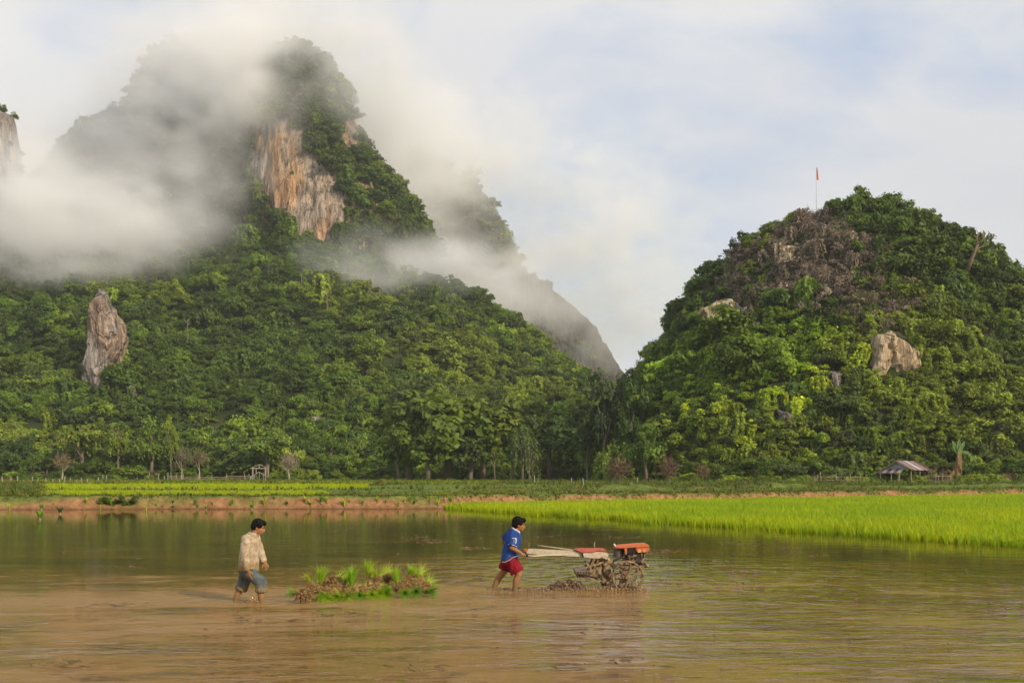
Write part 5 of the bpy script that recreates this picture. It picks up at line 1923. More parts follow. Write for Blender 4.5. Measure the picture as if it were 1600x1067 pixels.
def fuse(name, bm, mat, parent, voxel=0.010, smooth=3, folds=0.0, fscale=14.0, seed=1, cut=None):
    """voxel-fuse overlapping solids into one continuous skin and bake it"""
    bmesh.ops.recalc_face_normals(bm, faces=bm.faces[:])
    me = bm_mesh(name, bm)
    tmp = bpy.data.objects.new('temporary', me)
    COL.objects.link(tmp)
    md = tmp.modifiers.new('fuse', 'REMESH')
    md.mode = 'VOXEL'
    md.voxel_size = voxel
    if smooth:
        ms = tmp.modifiers.new('smooth', 'SMOOTH')
        ms.factor = 0.5
        ms.iterations = smooth
    dg = bpy.context.evaluated_depsgraph_get()
    res = bpy.data.meshes.new_from_object(tmp.evaluated_get(dg))
    bpy.data.objects.remove(tmp)
    res.name = name
    if folds:
        n = len(res.vertices)
        V = np.empty(n * 3, np.float32); res.vertices.foreach_get('co', V); V = V.reshape(-1, 3)
        N = np.empty(n * 3, np.float32); res.vertex_normals.foreach_get('vector', N); N = N.reshape(-1, 3)
        k = 1 - np.abs(fbm(V * np.array([fscale, fscale, fscale * .45]), seed, 3)) * 2
        V = V + N * (k * folds)[:, None]
        res.vertices.foreach_set('co', V.astype(np.float32).ravel())
    res.polygons.foreach_set('use_smooth', np.full(len(res.polygons), True))
    res.materials.clear()
    res.materials.append(mat)
    res.update()
    return link(name, res, None, parent)


def hand_solids(bm, wrist, aim, palm, curl=0.35, thumb=1.0, s=1.0):
    """palm and five fingers; aim: wrist to knuckles, palm: palm normal, thumb: side sign"""
    wrist = Vector(wrist)
    d = Vector(aim).normalized()
    n = Vector(palm).normalized()
    n = (n - d * n.dot(d)).normalized()
    side = d.cross(n) * thumb
    kn = []
    for k in range(4):
        off = side * (0.030 - 0.020 * k) * s
        a = wrist + off * 0.6
        b = wrist + d * (0.088 - 0.004 * abs(k - 1)) * s + off
        capsule(bm, a, b, .014 * s, .0115 * s, seg=8)
        kn.append(b)
    for k, L in enumerate((.070, .078, .072, .056)):
        c1 = curl * (1 + .12 * k)
        d1 = (d * math.cos(c1) + n * math.sin(c1)).normalized()
        d2 = (d * math.cos(c1 * 2.2) + n * math.sin(c1 * 2.2)).normalized()
        spread = side * (0.12 - .08 * k)
        m = kn[k] + (d1 + spread * .6).normalized() * L * .52 * s
        e = m + (d2 + spread * .4).normalized() * L * .48 * s
        capsule(bm, kn[k], m, .0100 * s, .0090 * s, seg=8)
        capsule(bm, m, e, .0090 * s, .0075 * s, seg=8)
    t0 = wrist + side * .022 * s + d * .018 * s
    t1 = t0 + (side * .75 + d * .6 + n * .25).normalized() * .045 * s
    t2 = t1 + (side * .25 + d * .9 + n * .4).normalized() * .036 * s
    capsule(bm, t0, t1, .0135 * s, .0110 * s, seg=8)
    capsule(bm, t1, t2, .0110 * s, .0085 * s, seg=8)


def head_solids(bm, c, pitch=0.0, s=1.0):
    """head facing +x, centre c (middle of the skull)"""
    m = Matrix.Rotation(pitch, 3, 'Y')
    c = Vector(c)

    def P(x, y, z):
        return c + m @ (Vector((x, y, z)) * s)
    ellipsoid(bm, P(-.008, 0, .022), (.098 * s, .078 * s, .100 * s), m)
    ellipsoid(bm, P(.030, 0, -.035), (.064 * s, .060 * s, .082 * s), m)         # face and jaw
    ellipsoid(bm, P(.055, 0, -.095), (.030 * s, .032 * s, .024 * s), m, 2)        # chin
    capsule(bm, P(.090, 0, -.004), P(.112, 0, -.040), .010 * s, .015 * s, seg=8)  # nose
    ellipsoid(bm, P(.094, 0, -.066), (.012 * s, .024 * s, .008 * s), m, 2)        # upper lip
    ellipsoid(bm, P(.090, 0, -.078), (.012 * s, .021 * s, .008 * s), m, 2)        # lower lip
    ellipsoid(bm, P(.082, 0, .018), (.016 * s, .052 * s, .010 * s), m, 2)         # brow
    for sy in (-1, 1):
        ellipsoid(bm, P(-.008, sy * .079, -.018), (.020 * s, .010 * s, .032 * s), m, 2)   # ear
        ellipsoid(bm, P(.062, sy * .040, -.035), (.028 * s, .022 * s, .022 * s), m, 2)    # cheek
    return P, m


def head_extras(parent, P, m, s, skin):
    for sy in (-1, 1):
        bm = bmesh.new()
        ellipsoid(bm, P(.0875, sy * .030, .0), (.007 * s, .013 * s, .008 * s), m, 2)
        link('eye', bm_mesh('eye', bm, True), M_EYE, parent)
        bm = bmesh.new()
        capsule(bm, P(.096, sy * .014, .024), P(.088, sy * .046, .024), .005 * s, .004 * s, seg=6)
        link('eyebrow', bm_mesh('eyebrow', bm, True), M_HAIR, parent)
    bm = bmesh.new()
    capsule(bm, P(.1015, -.018, -.072), P(.1015, .018, -.072), .003 * s, .003 * s, seg=6)
    link('mouth', bm_mesh('mouth', bm, True), M_LIP, parent)


def hair_solids(bm, P, m, s, fringe=.0):
    ellipsoid(bm, P(-.020, 0, .042), (.102 * s, .084 * s, .090 * s), m)
    ellipsoid(bm, P(-.062, 0, .000), (.062 * s, .078 * s, .080 * s), m)
    ellipsoid(bm, P(.046 + fringe, 0, .082), (.058 * s, .066 * s, .040 * s), m)
    for sy in (-1, 1):
        ellipsoid(bm, P(.010, sy * .066, .040), (.060 * s, .022 * s, .050 * s), m)
        ellipsoid(bm, P(-.030, sy * .070, .000), (.026 * s, .014 * s, .040 * s), m)


M_HAIR = simple_mat('black hair', (0.006, 0.005, 0.0045), 0.75, (0.012, 0.010, 0.009), 30.0, spec=0.12)
M_EYE = simple_mat('dark eye', (0.015, 0.012, 0.01), 0.2)
M_LIP = simple_mat('lip line', (0.16, 0.06, 0.04), 0.6)


def stained(name, base, dirt, wet, z0, z1, scale=9.0, hem=(0, 0, 0)):
    """cloth spotted with dirt, muddier towards its hem (object height z0..z1)"""
    m, nt, o = new_mat(name)
    nz = node(nt, 'ShaderNodeTexNoise', Vector=opos(nt), Scale=scale, Detail=8.0, Roughness=0.72).outputs[0]
    c = ramp(nt, nz, [(0.38, base), (0.62, dirt)])
    z = node(nt, 'ShaderNodeSeparateXYZ', Vector=opos(nt)).outputs[2]
    k = math_(nt, 'ADD', node(nt, 'ShaderNodeMapRange', Value=z, From__Min=z0, From__Max=z1, To__Min=1.0, To__Max=0.0).outputs[0], math_(nt, 'MULTIPLY', math_(nt, 'SUBTRACT', nz, .5), 1.6))
    c = mixc(nt, ramp(nt, k, [(0.35, 0.0), (0.8, 1.0)]), c, wet)
    b = node(nt, 'ShaderNodeBump', Strength=0.4, Distance=0.01, Height=nz).outputs[0]
    principled(nt, o, Base__Color=c, Roughness=0.85, Specular__IOR__Level=0.15, Normal=b)
    return m


M_SKIN = stained('tanned skin', (0.33, 0.165, 0.075), (0.38, 0.20, 0.095), (0.20, 0.13, 0.06), -.04, .30, 12.0)
M_SKIN2 = stained('brown skin', (0.29, 0.135, 0.060), (0.34, 0.165, 0.078), (0.20, 0.13, 0.06), -.04, .34, 12.0)


def walking_man():
    Y = 16.32
    root = thing('person', 'man wading in a muddy beige long sleeved shirt and rolled denim trousers', 'person', (((340 + 300 / 6.28) - 800) / F_PX * Y, Y, 0))
    u = 1 / 615.0

    def J(zx, zy, y):
        return Vector(((zx - 300) * u, y, (942 - zy) * u))
    ns, fs = J(312, 325, -.17), J(345, 325, .17)        # shoulders
    hip_n, hip_f = J(312, 640, -.09), J(288, 640, .09)
    kn, an = J(442, 745, -.10), J(445, 960, -.10)
    kf, af = J(228, 790, .10), J(150, 965, .10)
    el_n, wr_n = J(302, 480, -.235), J(330, 622, -.215)
    el_f, wr_f = J(385, 470, .22), J(432, 560, .16)
    hc = J(402, 207, 0)
    body = bmesh.new()
    P, m = head_solids(body, hc, .30, .96)
    capsule(body, J(352, 300, 0), J(378, 235, 0), .058, .052)
    ellipse_loft(body, [(J(305, 660, 0), .10, .15, 0), (J(308, 600, 0), .105, .155, 0), (J(318, 470, 0), .10, .15, .1), (J(335, 340, 0), .105, .165, .15), (J(345, 285, 0), .06, .10, .2)])
    for a, b, r0, r1 in ((ns, el_n, .052, .042), (el_n, wr_n, .042, .028), (fs, el_f, .052, .042), (el_f, wr_f, .042, .028), (hip_n, kn, .085, .058), (hip_f, kf, .085, .058)):
        capsule(body, a, b, r0, r1)
    for k, a, fx in ((kn, an, -.012), (kf, af, -.02)):
        mid = k.lerp(a, .33) + Vector((fx, 0, 0))
        capsule(body, k, mid, .056, .058)
        capsule(body, mid, a, .058, .038)
        capsule(body, a + Vector((-.03, 0, -.06)), a + Vector((.16, 0, -.10)), .042, .030, flat=.8, axis=(0, 0, 1))
    hand_solids(body, wr_n, (.22, .02, -1), (.5, .8, .1), .22, thumb=1)
    hand_solids(body, wr_f, (.55, -.1, -1), (-.2, -1, .2), .45, thumb=1)
    fuse('body', body, M_SKIN, root, .0075, 3)
    head_extras(root, P, m, .96, M_SKIN)
    h = bmesh.new()
    hair_solids(h, P, m, .96)
    fuse('hair', h, M_HAIR, root, .007, 1, .010, 55)
    sh = bmesh.new()
    ellipse_loft(sh, [(J(302, 632, 0), .155, .195, .04), (J(303, 585, 0), .15, .19, .04), (J(310, 500, 0), .142, .182, .06), (J(322, 420, 0), .138, .185, .1), (J(335, 340, 0), .130, .19, .15), (J(343, 295, 0), .092, .135, .2), (J(351, 270, 0), .066, .07, .25)])
    for a, e, w, fl in ((ns, el_n, wr_n, 1), (fs, el_f, wr_f, 1)):
        capsule(sh, a, e, .076, .060)
        capsule(sh, e, e.lerp(w, .97), .060, .046, caps=(True, False))
    fuse('shirt', sh, stained('muddy beige shirt', (0.52, 0.43, 0.31), (0.27, 0.20, 0.115), (0.27, 0.18, 0.08), .48, .80, 11.0), root, .009, 1, .015, 13, 5)
    tr = bmesh.new()
    ellipse_loft(tr, [(J(300, 685, 0), .11, .145, 0), (J(303, 650, 0), .135, .172, 0), (J(306, 600, 0), .128, .165, 0)])
    for a, k, e, t in ((hip_n, kn, an, .42), (hip_f, kf, af, .22)):
        capsule(tr, a, k, .108, .088)
        capsule(tr, k, k.lerp(e, t), .090, .084, caps=(True, False))
        q = k.lerp(e, t)
        d = (e - k).normalized()
        capsule(tr, q - d * .045, q - d * .004, .095, .093, caps=(False, False))     # rolled cuff
    fuse('trousers', tr, stained('wet denim', (0.115, 0.135, 0.135), (0.055, 0.068, 0.072), (0.24, 0.175, 0.08), .06, .46, 9.0), root, .009, 1, .013, 15, 6)


def driver():
    Y = 18.1
    root = thing('person', 'man in a blue shirt and dark red shorts pushing the two wheeled tractor', 'person', (((740 + 400 / 7.11) - 800) / F_PX * Y, Y, 0))
    u = 1 / (F_PX / Y * 7.11)
    wl = (742 + 2.02 * F_PX / Y - 790) * 7.11

    def J(zx, zy, y):
        return Vector(((zx - 400) * u, y, (wl - zy) * u))
    ns, fs = J(452, 322, -.17), J(415, 318, .17)
    hip_n, hip_f = J(425, 620, -.09), J(385, 615, .09)
    kn, an = J(500, 755, -.10), J(452, 965, -.10)
    kf, af = J(338, 735, .10), J(208, 955, .10)
    el_n, wr_n = J(425, 455, -.24), J(520, 512, -.22)
    el_f, wr_f = J(330, 405, .30), J(450, 510, .32)
    hc = J(503, 208, 0)
    body = bmesh.new()
    P, m = head_solids(body, hc, .06, .98)
    capsule(body, J(462, 300, 0), J(488, 245, 0), .056, .052)
    ellipse_loft(body, [(J(402, 640, 0), .10, .15, 0), (J(405, 590, 0), .105, .15, 0), (J(425, 470, 0), .10, .15, .18), (J(448, 340, 0), .11, .165, .25), (J(458, 290, 0), .065, .10, .3)])
    for a, b, r0, r1 in ((ns, el_n, .052, .044), (el_n, wr_n, .044, .030), (fs, el_f, .052, .044), (el_f, wr_f, .044, .030), (hip_n, kn, .090, .060), (hip_f, kf, .090, .060)):
        capsule(body, a, b, r0, r1)
    for k, a, fx in ((kn, an, -.02), (kf, af, -.03)):
        mid = k.lerp(a, .32) + Vector((fx, 0, 0))
        capsule(body, k, mid, .058, .062)
        capsule(body, mid, a, .062, .038)
        capsule(body, a + Vector((-.03, 0, -.05)), a + Vector((.16, 0, -.09)), .042, .030, flat=.8, axis=(0, 0, 1))
    hand_solids(body, wr_n, (.9, .15, -.35), (.1, .3, -1), 1.0, thumb=-1)
    hand_solids(body, wr_f, (.9, -.15, -.3), (.1, -.3, -1), 1.0, thumb=1)
    fuse('body', body, M_SKIN2, root, .0075, 3)
    head_extras(root, P, m, .98, M_SKIN2)
    h = bmesh.new()
    hair_solids(h, P, m, 1.0, .014)
    ellipsoid(h, P(-.03, 0, .07), (.09, .075, .075), m)
    fuse('hair', h, M_HAIR, root, .007, 1, .010, 55)
    sh = bmesh.new()
    ellipse_loft(sh, [(J(398, 606, 0), .145, .185, .05), (J(402, 555, 0), .14, .18, .10), (J(420, 470, 0), .135, .178, .18), (J(440, 380, 0), .135, .185, .22), (J(450, 330, 0), .125, .185, .26), (J(458, 290, 0), .09, .13, .3), (J(464, 268, 0), .064, .068, .35)])
    for a, e, t in ((ns, el_n, .86), (fs, el_f, .72)):
        capsule(sh, a, a.lerp(e, t), .082, .078, caps=(True, False))
    blue = stained('blue jersey', (0.018, 0.045, 0.19), (0.03, 0.085, 0.29), (0.075, 0.075, 0.12), .42, .66, 10.0)
    fuse('shirt', sh, blue, root, .009, 1, .014, 12, 15)
    white = simple_mat('white cloth', (0.72, 0.69, 0.64), .8)
    co = bmesh.new()
    n = 18
    c0 = J(470, 268, 0)
    mt = Matrix.Rotation(.55, 3, 'Y')
    tube(co, [c0 + mt @ Vector((.074 * math.cos(2 * math.pi * k / n), .076 * math.sin(2 * math.pi * k / n), 0)) for k in range(n + 1)], .014, 6)
    capsule(co, J(500, 285, -.05), J(520, 335, -.02), .012, .010, seg=6)
    capsule(co, J(500, 285, .05), J(520, 335, .02), .012, .010, seg=6)
    link('collar', bm_mesh('collar', co, True), white, root)
    for a, e, t, nm in ((ns, el_n, .86, 'near'), (fs, el_f, .72, 'far')):
        b = bmesh.new()
        q = a.lerp(e, t)
        d = (e - a).normalized()
        o1 = d.orthogonal().normalized()
        o2 = d.cross(o1)
        tube(b, [q + (o1 * math.cos(2 * math.pi * k / n) + o2 * math.sin(2 * math.pi * k / n)) * .079 for k in range(n + 1)], .006, 5)
        link('sleeve_trim', bm_mesh('sleeve_trim', b, True), white, root)
    # round white badge on the sleeve: a shield with a bar, bent round the arm
    d = (el_n - ns).normalized()
    c = ns.lerp(el_n, .47)
    ctr = c + Vector((.02, -.092, 0))
    b = bmesh.new()
    rows = []
    shield = [(-.040, .050), (-.034, .062), (.034, .062), (.040, .050), (.040, .0), (.030, -.035), (0, -.055), (-.030, -.035), (-.040, 0)]
    fr = [b.verts.new(ctr + Vector((x, abs(x) * .55 - .004, z))) for x, z in shield]
    b.faces.new(fr)
    bmesh.ops.solidify(b, geom=b.faces[:], thickness=.003)
    badge = link('sleeve_badge', bm_mesh('sleeve_badge', b), white, root)
    b = bmesh.new()
    bar(b, ctr + Vector((-.006, -.009, -.030)), ctr + Vector((-.006, -.009, .040)), .012, .003)
    bar(b, ctr + Vector((-.006, -.009, .034)), ctr + Vector((.020, .000, .034)), .012, .003)
    bar(b, ctr + Vector((-.006, -.009, .004)), ctr + Vector((.016, -.002, .004)), .012, .003)
    link('badge_emblem', bm_mesh('badge_emblem', b), simple_mat('pale blue print', (.25, .33, .5), .7), badge)
    tr = bmesh.new()
    ellipse_loft(tr, [(J(395, 660, 0), .12, .155, 0), (J(400, 630, 0), .138, .178, 0), (J(402, 585, 0), .13, .17, .05)])
    for a, k, t in ((hip_n, kn, .80), (hip_f, kf, .82)):
        capsule(tr, a, a.lerp(k, t), .118, .118, caps=(True, False))
    fuse('shorts', tr, stained('dark red shorts', (0.24, 0.012, 0.022), (0.17, 0.010, 0.018), (0.20, 0.04, 0.025), .20, .36, 9.0), root, .009, 1, .013, 14, 16)
    b = bmesh.new()
    tube(b, [J(318, 612, -.20), J(345, 615, -.21), J(400, 590, -.215), (J(440, 560, -.22)), J(485, 545, -.22)], .005, 5)
    link('cord', bm_mesh('cord', b), simple_mat('pale cord', (.5, .45, .38), .8), root)


walking_man()
driver()
# ---------------------------------------------------------------- two-wheeled tractor
M_CREAM = stained('muddy cream paint', (0.56, 0.50, 0.38), (0.44, 0.36, 0.24), (0.30, 0.21, 0.10), .38, .62, 14.0)
M_ORANGE = stained('faded orange paint', (0.58, 0.145, 0.045), (0.46, 0.17, 0.085), (0.30, 0.17, 0.085), .50, .74, 16.0)
M_RED = stained('faded red paint', (0.52, 0.085, 0.06), (0.44, 0.16, 0.115), (0.33, 0.21, 0.11), .55, .68, 16.0)
M_IRON = simple_mat('dark oily iron', (0.018, 0.016, 0.014), .5, (0.07, 0.05, 0.035), 9.0, bump=.3)
M_MUDIRON = simple_mat('mud caked iron', (0.14, 0.085, 0.038), .6, (0.32, 0.22, 0.11), 13.0, bump=.6, spec=.5)
M_BLACK = simple_mat('matt black plastic', (0.014, 0.014, 0.015), .6)


def tractor():
    Y = 18.6
    S = F_PX / Y * 7.27
    wl = (742 + 2.02 * F_PX / Y - 830) * 7.27
    root = thing('walking_tractor', 'muddy two wheeled walking tractor with an orange engine hood and cage wheels', 'tractor', (((810 + 1000 / 7.27) - 800) / F_PX * Y, Y, 0))

    def q(zx, zy):
        return ((zx - 1000) / S, (wl - zy) / S)

    def J(zx, zy, y=0.0):
        x, z = q(zx, zy)
        return Vector((x, y, z))

    def plate(name, outline, y0, y1, mat, parent=root, bevel=.006):
        bm = bmesh.new()
        prism(bm, [q(*p) for p in outline], y0, y1)
        bmesh.ops.recalc_face_normals(bm, faces=bm.faces[:])
        bmesh.ops.bevel(bm, geom=bm.edges[:], offset=bevel, segments=2, affect='EDGES', clamp_overlap=True)
        return link(name, bm_mesh(name, bm), mat, parent)

    def rod(name, pts, r, mat, parent=root, n=8):
        bm = bmesh.new()
        tube(bm, pts, r, n)
        return link(name, bm_mesh(name, bm, True), mat, parent)
    plate('handle_beam', [(75, 202), (150, 198), (640, 222), (730, 226), (728, 292), (640, 282), (250, 268), (95, 250)], -.085, .085, M_CREAM)
    plate('beam_end', [(62, 200), (108, 194), (112, 222), (72, 226)], -.09, .09, M_ORANGE)
    cover = plate('gear_cover', [(712, 232), (850, 236), (880, 222), (985, 226), (1018, 250), (1010, 290), (950, 306), (850, 306), (730, 292)], -.12, .12, M_CREAM, bevel=.012)
    plate('top_cover', [(632, 200), (700, 194), (960, 194), (985, 204), (1010, 238), (985, 222), (880, 218), (845, 234), (705, 234)], -.13, .13, M_RED, bevel=.010)
    plate('cover_seam', [(712, 236), (728, 236), (738, 296), (722, 292)], -.127, .127, M_BLACK, cover, .002)
    # handle bars, grips and levers
    for s in (-1, 1):
        hb = rod('handle_bar', [J(560, 262, s * .08), J(330, 262, s * .16), J(180, 268, s * .26), J(70, 258, s * .30)], .014, M_CREAM)
        rod('grip', [J(105, 262, s * .285), J(42, 255, s * .31)], .019, M_BLACK, hb)
        rod('lever', [J(120, 280, s * .28), J(95, 300, s * .29), J(68, 316, s * .30)], .007, M_MUDIRON, hb, 6)
        rod('brake_lever', [J(150, 240, s * .27), J(180, 236, s * .25), J(150, 286, s * .27), J(110, 292, s * .29)], .008, M_PALETIMBER, hb, 6)
    rod('clutch_stalk', [J(104, 195, -.1), J(128, 128, -.1)], .006, M_MUDIRON, root, 6)
    rod('side_stick', [J(215, 155, -.05), J(400, 180, -.05), J(640, 212, -.08)], [.013, .012, .011], M_TIMBER, root, 7)
    rod('shift_lever', [J(866, 200, 0), J(862, 150, 0), J(868, 122, 0)], .006, M_CREAM, root, 6)
    # gearbox column
    bm = bmesh.new()
    ellipsoid(bm, J(975, 292), (.085, .13, .085))
    capsule(bm, J(985, 290), J(1000, 600), .075, .095)
    ellipsoid(bm, J(1000, 470), (.085, .15, .13))
    ellipsoid(bm, J(1012, 340), (.09, .12, .07))
    capsule(bm, J(905, 300), J(1010, 330), .06, .06)
    for k in range(9):
        ellipsoid(bm, J(985 + random.uniform(-45, 45), random.uniform(300, 590), random.uniform(-.14, -.03)), [random.uniform(.02, .045)] * 3, None, 2)
    fuse('gearbox', bm, M_MUDIRON, root, .010, 1, .006, 24, 3)
    for k in range(3):
        bm = bmesh.new()
        bmesh.ops.create_cone(bm, cap_ends=True, segments=10, radius1=.022, radius2=.022, depth=.03, matrix=Matrix.Translation(J(960 + 28 * k, 285 + 10 * k, -.145)) @ Matrix.Rotation(R(90), 4, 'X'))
        link('bolt', bm_mesh('bolt', bm), M_CREAM, root)
    # engine
    bm = bmesh.new()
    prism(bm, [q(*p) for p in ((1205, 250), (1425, 232), (1432, 300), (1410, 368), (1330, 378), (1220, 352))], -.16, .16)
    bmesh.ops.recalc_face_normals(bm, faces=bm.faces[:])
    bmesh.ops.bevel(bm, geom=bm.edges[:], offset=.02, segments=2, affect='EDGES')
    eng = link('engine', bm_mesh('engine', bm), M_IRON, root)
    hood = plate('hood', [(1085, 170), (1130, 156), (1330, 138), (1445, 134), (1470, 150), (1474, 168), (1330, 180), (1312, 176), (1220, 182), (1195, 186), (1084, 184)], -.20, .20, M_ORANGE, bevel=.014)
    plate('fuel_tank', [(1312, 180), (1476, 168), (1470, 212), (1440, 228), (1336, 234), (1318, 205)], -.195, .195, M_ORANGE, bevel=.016)
    plate('tank_label', [(1338, 196), (1378, 193), (1378, 228), (1340, 231)], -.201, -.197, simple_mat('yellowed label', (.60, .34, .12), .6), root, .001)
    plate('tank_label', [(1396, 191), (1432, 189), (1430, 224), (1398, 227)], -.201, -.197, simple_mat('orange label', (.66, .24, .07), .6), root, .001)
    plate('hood_bracket', [(1190, 184), (1222, 182), (1222, 250), (1198, 256)], -.19, .19, M_ORANGE, bevel=.006)
    plate('radiator_box', [(1225, 186), (1308, 180), (1312, 246), (1228, 254)], -.17, .17, M_BLACK, bevel=.010)
    bm = bmesh.new()
    bmesh.ops.create_cone(bm, cap_ends=True, segments=22, radius1=.098, radius2=.092, depth=.155, matrix=Matrix.Translation(J(1135, 238, -.02)))
    bmesh.ops.bevel(bm, geom=bm.edges[:], offset=.008, segments=2, affect='EDGES')
    link('air_cleaner', bm_mesh('air_cleaner', bm, False), simple_mat('dusty dark grey', (.07, .066, .06), .7, (.12, .11, .09), 8.0), root)
    rod('exhaust_pipe', [J(1108, 182, -.02), J(1096, 160, -.02), J(1082, 140, -.02)], [.017, .017, .018], simple_mat('pale pipe', (.6, .57, .5), .5), root)
    for i, (x, z, r) in enumerate(((1345, 318, .062), (1395, 330, .034), (1290, 330, .040))):
        bm = bmesh.new()
        bmesh.ops.create_cone(bm, cap_ends=True, segments=24, radius1=r, radius2=r * .9, depth=.05, matrix=Matrix.Translation(J(x, z, -.19)) @ Matrix.Rotation(R(90), 4, 'X'))
        link('pulley', bm_mesh('pulley', bm), M_MUDIRON if i else M_IRON, eng)
    for a in (((1240, 262), (1258, 352)), ((1300, 250), (1290, 300)), ((1420, 250), (1406, 372)), ((1385, 240), (1388, 300)), ((1225, 300), (1330, 262)), ((1310, 370), (1410, 300)), ((1440, 235), (1452, 250))):
        rod('engine_rod', [J(*a[0], -.175), J(*a[1], -.18)], .009, M_MUDIRON, eng, 6)
    # chassis, bumper
    plate('chassis_rail', [(1060, 390), (1440, 372), (1452, 380), (1450, 398), (1070, 428)], -.17, -.11, M_MUDIRON, root, .005)
    plate('chassis_rail', [(1060, 390), (1440, 372), (1452, 380), (1450, 398), (1070, 428)], .11, .17, M_MUDIRON, root, .005)
    rod('bumper', [J(1448, 378, -.20), J(1452, 384, 0), J(1448, 378, .20)], .030, M_CREAM)
    plate('skid_plate', [(1165, 452), (1250, 432), (1256, 446), (1240, 458), (1170, 474)], -.12, .12, M_ORANGE, root, .006)
    # cage wheels: rim hoops, spokes and lugs
    cx, cz = q(1210, 486)
    rad = 167 / S
    for s in (-1, 1):
        w = bpy.data.objects.new('cage_wheel', None)
        COL.objects.link(w)
        w.parent = root
        w.location = (cx, s * .42, cz)
        w.empty_display_size = .05
        n = 28
        for off in (-.085, .085):
            bm = bmesh.new()
            tube(bm, [(rad * math.cos(2 * math.pi * k / n), off, rad * math.sin(2 * math.pi * k / n)) for k in range(n + 1)], .0135, 7)
            link('rim', bm_mesh('rim', bm, True), M_MUDIRON, w)
        for k in range(6):
            a = 2 * math.pi * k / 6 + .3
            bm = bmesh.new()
            for off in (-.085, .085):
                bar(bm, (.03 * math.cos(a), off * .3, .03 * math.sin(a)), (rad * math.cos(a), off, rad * math.sin(a)), .022, .014)
            link('spoke', bm_mesh('spoke', bm), M_MUDIRON, w)
        for k in range(12):
            a = 2 * math.pi * k / 12
            e, tng = Vector((math.cos(a), 0, math.sin(a))), Vector((-math.sin(a), 0, math.cos(a)))
            bm = bmesh.new()
            b0 = e * rad * .96
            vs_ = add_box(bm, (0, 0, 0), (.055, .22, .010))
            mm = Matrix((e * .9 + tng * .45, (0, 1, 0), tng)).transposed()
            for v in vs_:
                v.co = mm @ v.co + b0
            link('lug', bm_mesh('lug', bm), M_MUDIRON, w)
        bm = bmesh.new()
        bmesh.ops.create_cone(bm, cap_ends=True, segments=14, radius1=.05, radius2=.05, depth=.26, matrix=Matrix.Rotation(R(90), 4, 'X'))
        link('hub', bm_mesh('hub', bm), M_MUDIRON, w)
    rod('axle', [Vector((cx, -.42, cz)), Vector((cx, .42, cz))], .026, M_MUDIRON)
    # clods caught in the near wheel
    bm = bmesh.new()
    for k in range(26):
        a = random.uniform(2.6, 5.2)
        rr = random.uniform(.05, .24)
        ellipsoid(bm, (cx + rr * math.cos(a), random.uniform(-.5, -.36), cz + rr * math.sin(a)), [random.uniform(.015, .045) for _ in range(3)], None, 1)
    tag(link('mud', bm_mesh('mud', bm), M_MUD, root), kind='stuff')
    # rear puddling frame
    plate('rake_bar', [(638, 434), (800, 440), (800, 462), (640, 462)], -.42, .42, M_MUDIRON, root, .004)
    for k in range(7):
        y = -.40 + .8 * k / 6
        rod('tine', [J(650, 458, y), J(662, 500, y), J(690, 540, y)], [.013, .012, .008], M_MUDIRON, root, 6)
    for k in range(5):
        x = 655 + 30 * k
        plate('rake_slat', [(x, 428), (x + 14, 430), (x + 16, 490), (x + 2, 492)], -.43, -.40, M_IRON, root, .002)
    for a, b, w in (((790, 450), (940, 400), .05), ((760, 340), (860, 480), .035), ((850, 318), (800, 440), .04), ((900, 320), (860, 410), .035), ((690, 505), (900, 545), .045), ((820, 470), (930, 520), .05), ((880, 400), (980, 560), .05), ((760, 400), (960, 340), .03)):
        for s in (-1, 1):
            bm = bmesh.new()
            bar(bm, J(*a, s * .14), J(*b, s * .12), w)
            link('strut', bm_mesh('strut', bm), M_MUDIRON if s < 0 else M_IRON, root)
    plate('leveller', [(680, 492), (800, 512), (900, 540), (898, 556), (790, 540), (690, 515)], -.42, .42, M_MUDIRON, root, .004)
    for (x, z, r) in ((800, 400, .05), (850, 380, .045), (905, 430, .06)):
        bm = bmesh.new()
        ellipsoid(bm, J(x, z, -.1), (r, r * 1.2, r), None, 2)
        link('mud_clod', bm_mesh('mud_clod', bm), M_MUDIRON, root)


tractor()


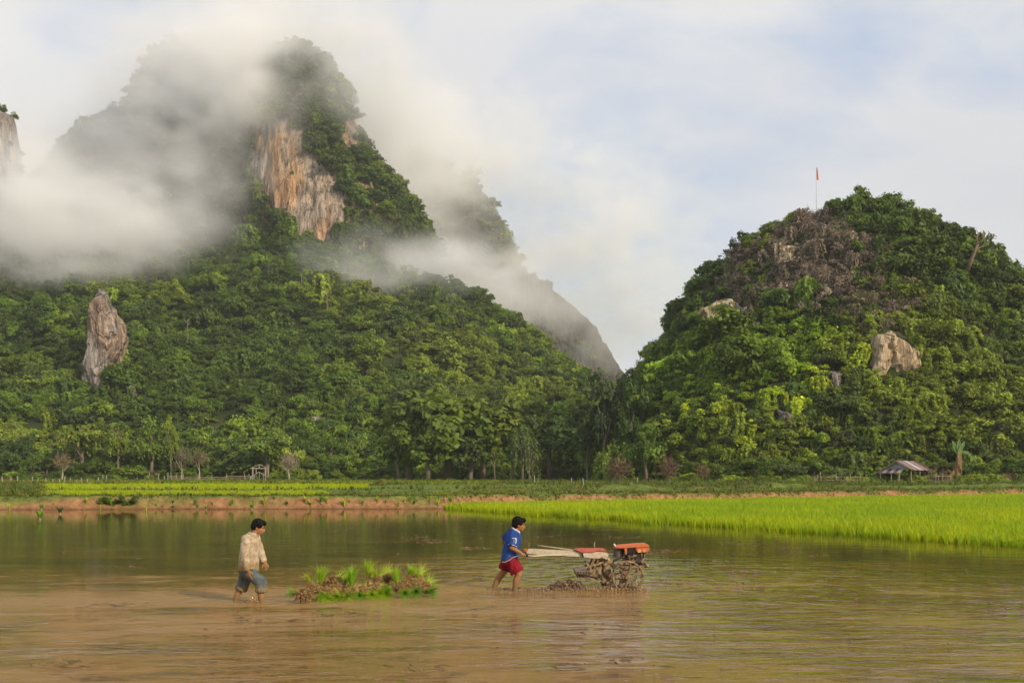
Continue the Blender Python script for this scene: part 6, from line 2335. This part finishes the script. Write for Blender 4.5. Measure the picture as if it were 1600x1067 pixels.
# ---------------------------------------------------------------- churned mud, splashes and floating bits
def clods(name, label, centre, rx, ry, hgt, n, rmin, rmax, mat, seed):
    rr = random.Random(seed)
    bm = bmesh.new()
    for k in range(n):
        a = rr.uniform(0, 6.28)
        d = math.sqrt(rr.uniform(0, 1))
        z = hgt * max(0, 1 - d * d) * rr.uniform(.0, 1.0)
        r0 = rr.uniform(rmin, rmax)
        g = bmesh.ops.create_icosphere(bm, subdivisions=1, radius=1.0)
        q = Euler((rr.uniform(0, 3), rr.uniform(0, 3), rr.uniform(0, 3))).to_matrix()
        sx = [r0 * rr.uniform(.6, 1.4) for _ in range(3)]
        for v in g['verts']:
            v.co = q @ Vector((v.co.x * sx[0], v.co.y * sx[1], v.co.z * sx[2])) * rr.uniform(.85, 1.15) + Vector((centre[0] + rx * d * math.cos(a), centre[1] + ry * d * math.sin(a), z))
    return tag(link(name, bm_mesh(name, bm), mat), label, kind='stuff')


c = W(886, 914, 18.3)
clods('mud', 'heap of churned mud clods thrown up behind the tractor', (c.x, 18.3, 0), .38, .30, .17, 800, .007, .022, M_MUD, 3)
c = W(850, 921, 18.0)
clods('mud', 'scattered mud clods floating between the driver and the tractor', (c.x, 18.1, 0), 1.1, .45, .015, 260, .006, .020, M_MUD, 4)
c = W(950, 914, 18.4)
clods('mud', 'mud boiling up round the tractor wheel', (c.x + .1, 18.25, 0), .62, .25, .05, 420, .006, .018, simple_mat('pale wet mud', (.24, .15, .065), .35, (.38, .26, .13), 9.0, spec=.5), 5)
c = W(397, 940, 16.2)
clods('mud', 'small muddy splash between the legs of the wading man', (c.x, 16.15, 0), .09, .05, .17, 150, .005, .013, simple_mat('splashing mud water', (.34, .22, .09), .2, spec=.6), 6)


def floating():
    rr = np.random.default_rng(9)
    V, F = [], []
    n = 900
    cl = [(rr.uniform(-9, 12), rr.uniform(9, 40)) for _ in range(46)]
    for i in range(n):
        if rr.uniform() < .75:
            c = cl[rr.integers(0, len(cl))]
            x, y = c[0] + rr.normal() * .28, c[1] + rr.normal() * .16
        else:
            y = rr.uniform(9, 45)
            x = rr.uniform(-.55, .55) * y
        if y > front_y(x) - 1 or abs(x) > y * .6:
            continue
        a = rr.uniform(0, 3.14)
        L, w = rr.uniform(.02, .10), rr.uniform(.004, .014)
        d, s = np.array([math.cos(a), math.sin(a) * .7, 0]), np.array([-math.sin(a), math.cos(a), 0])
        z = .004
        k = len(V)
        p = np.array([x, y, z])
        V += [p - d * L - s * w, p + d * L - s * w, p + d * L + s * w, p - d * L + s * w, p + np.array([0, 0, .012])]
        F += [(k, k + 1, k + 4), (k + 1, k + 2, k + 4), (k + 2, k + 3, k + 4), (k + 3, k, k + 4)]
    o = link('debris', np_mesh('debris', V, F), simple_mat('rotting straw', (.055, .038, .018), .8, (.22, .15, .07), 2.0))
    tag(o, 'bits of straw and root floating on the brown water', kind='stuff')


floating()
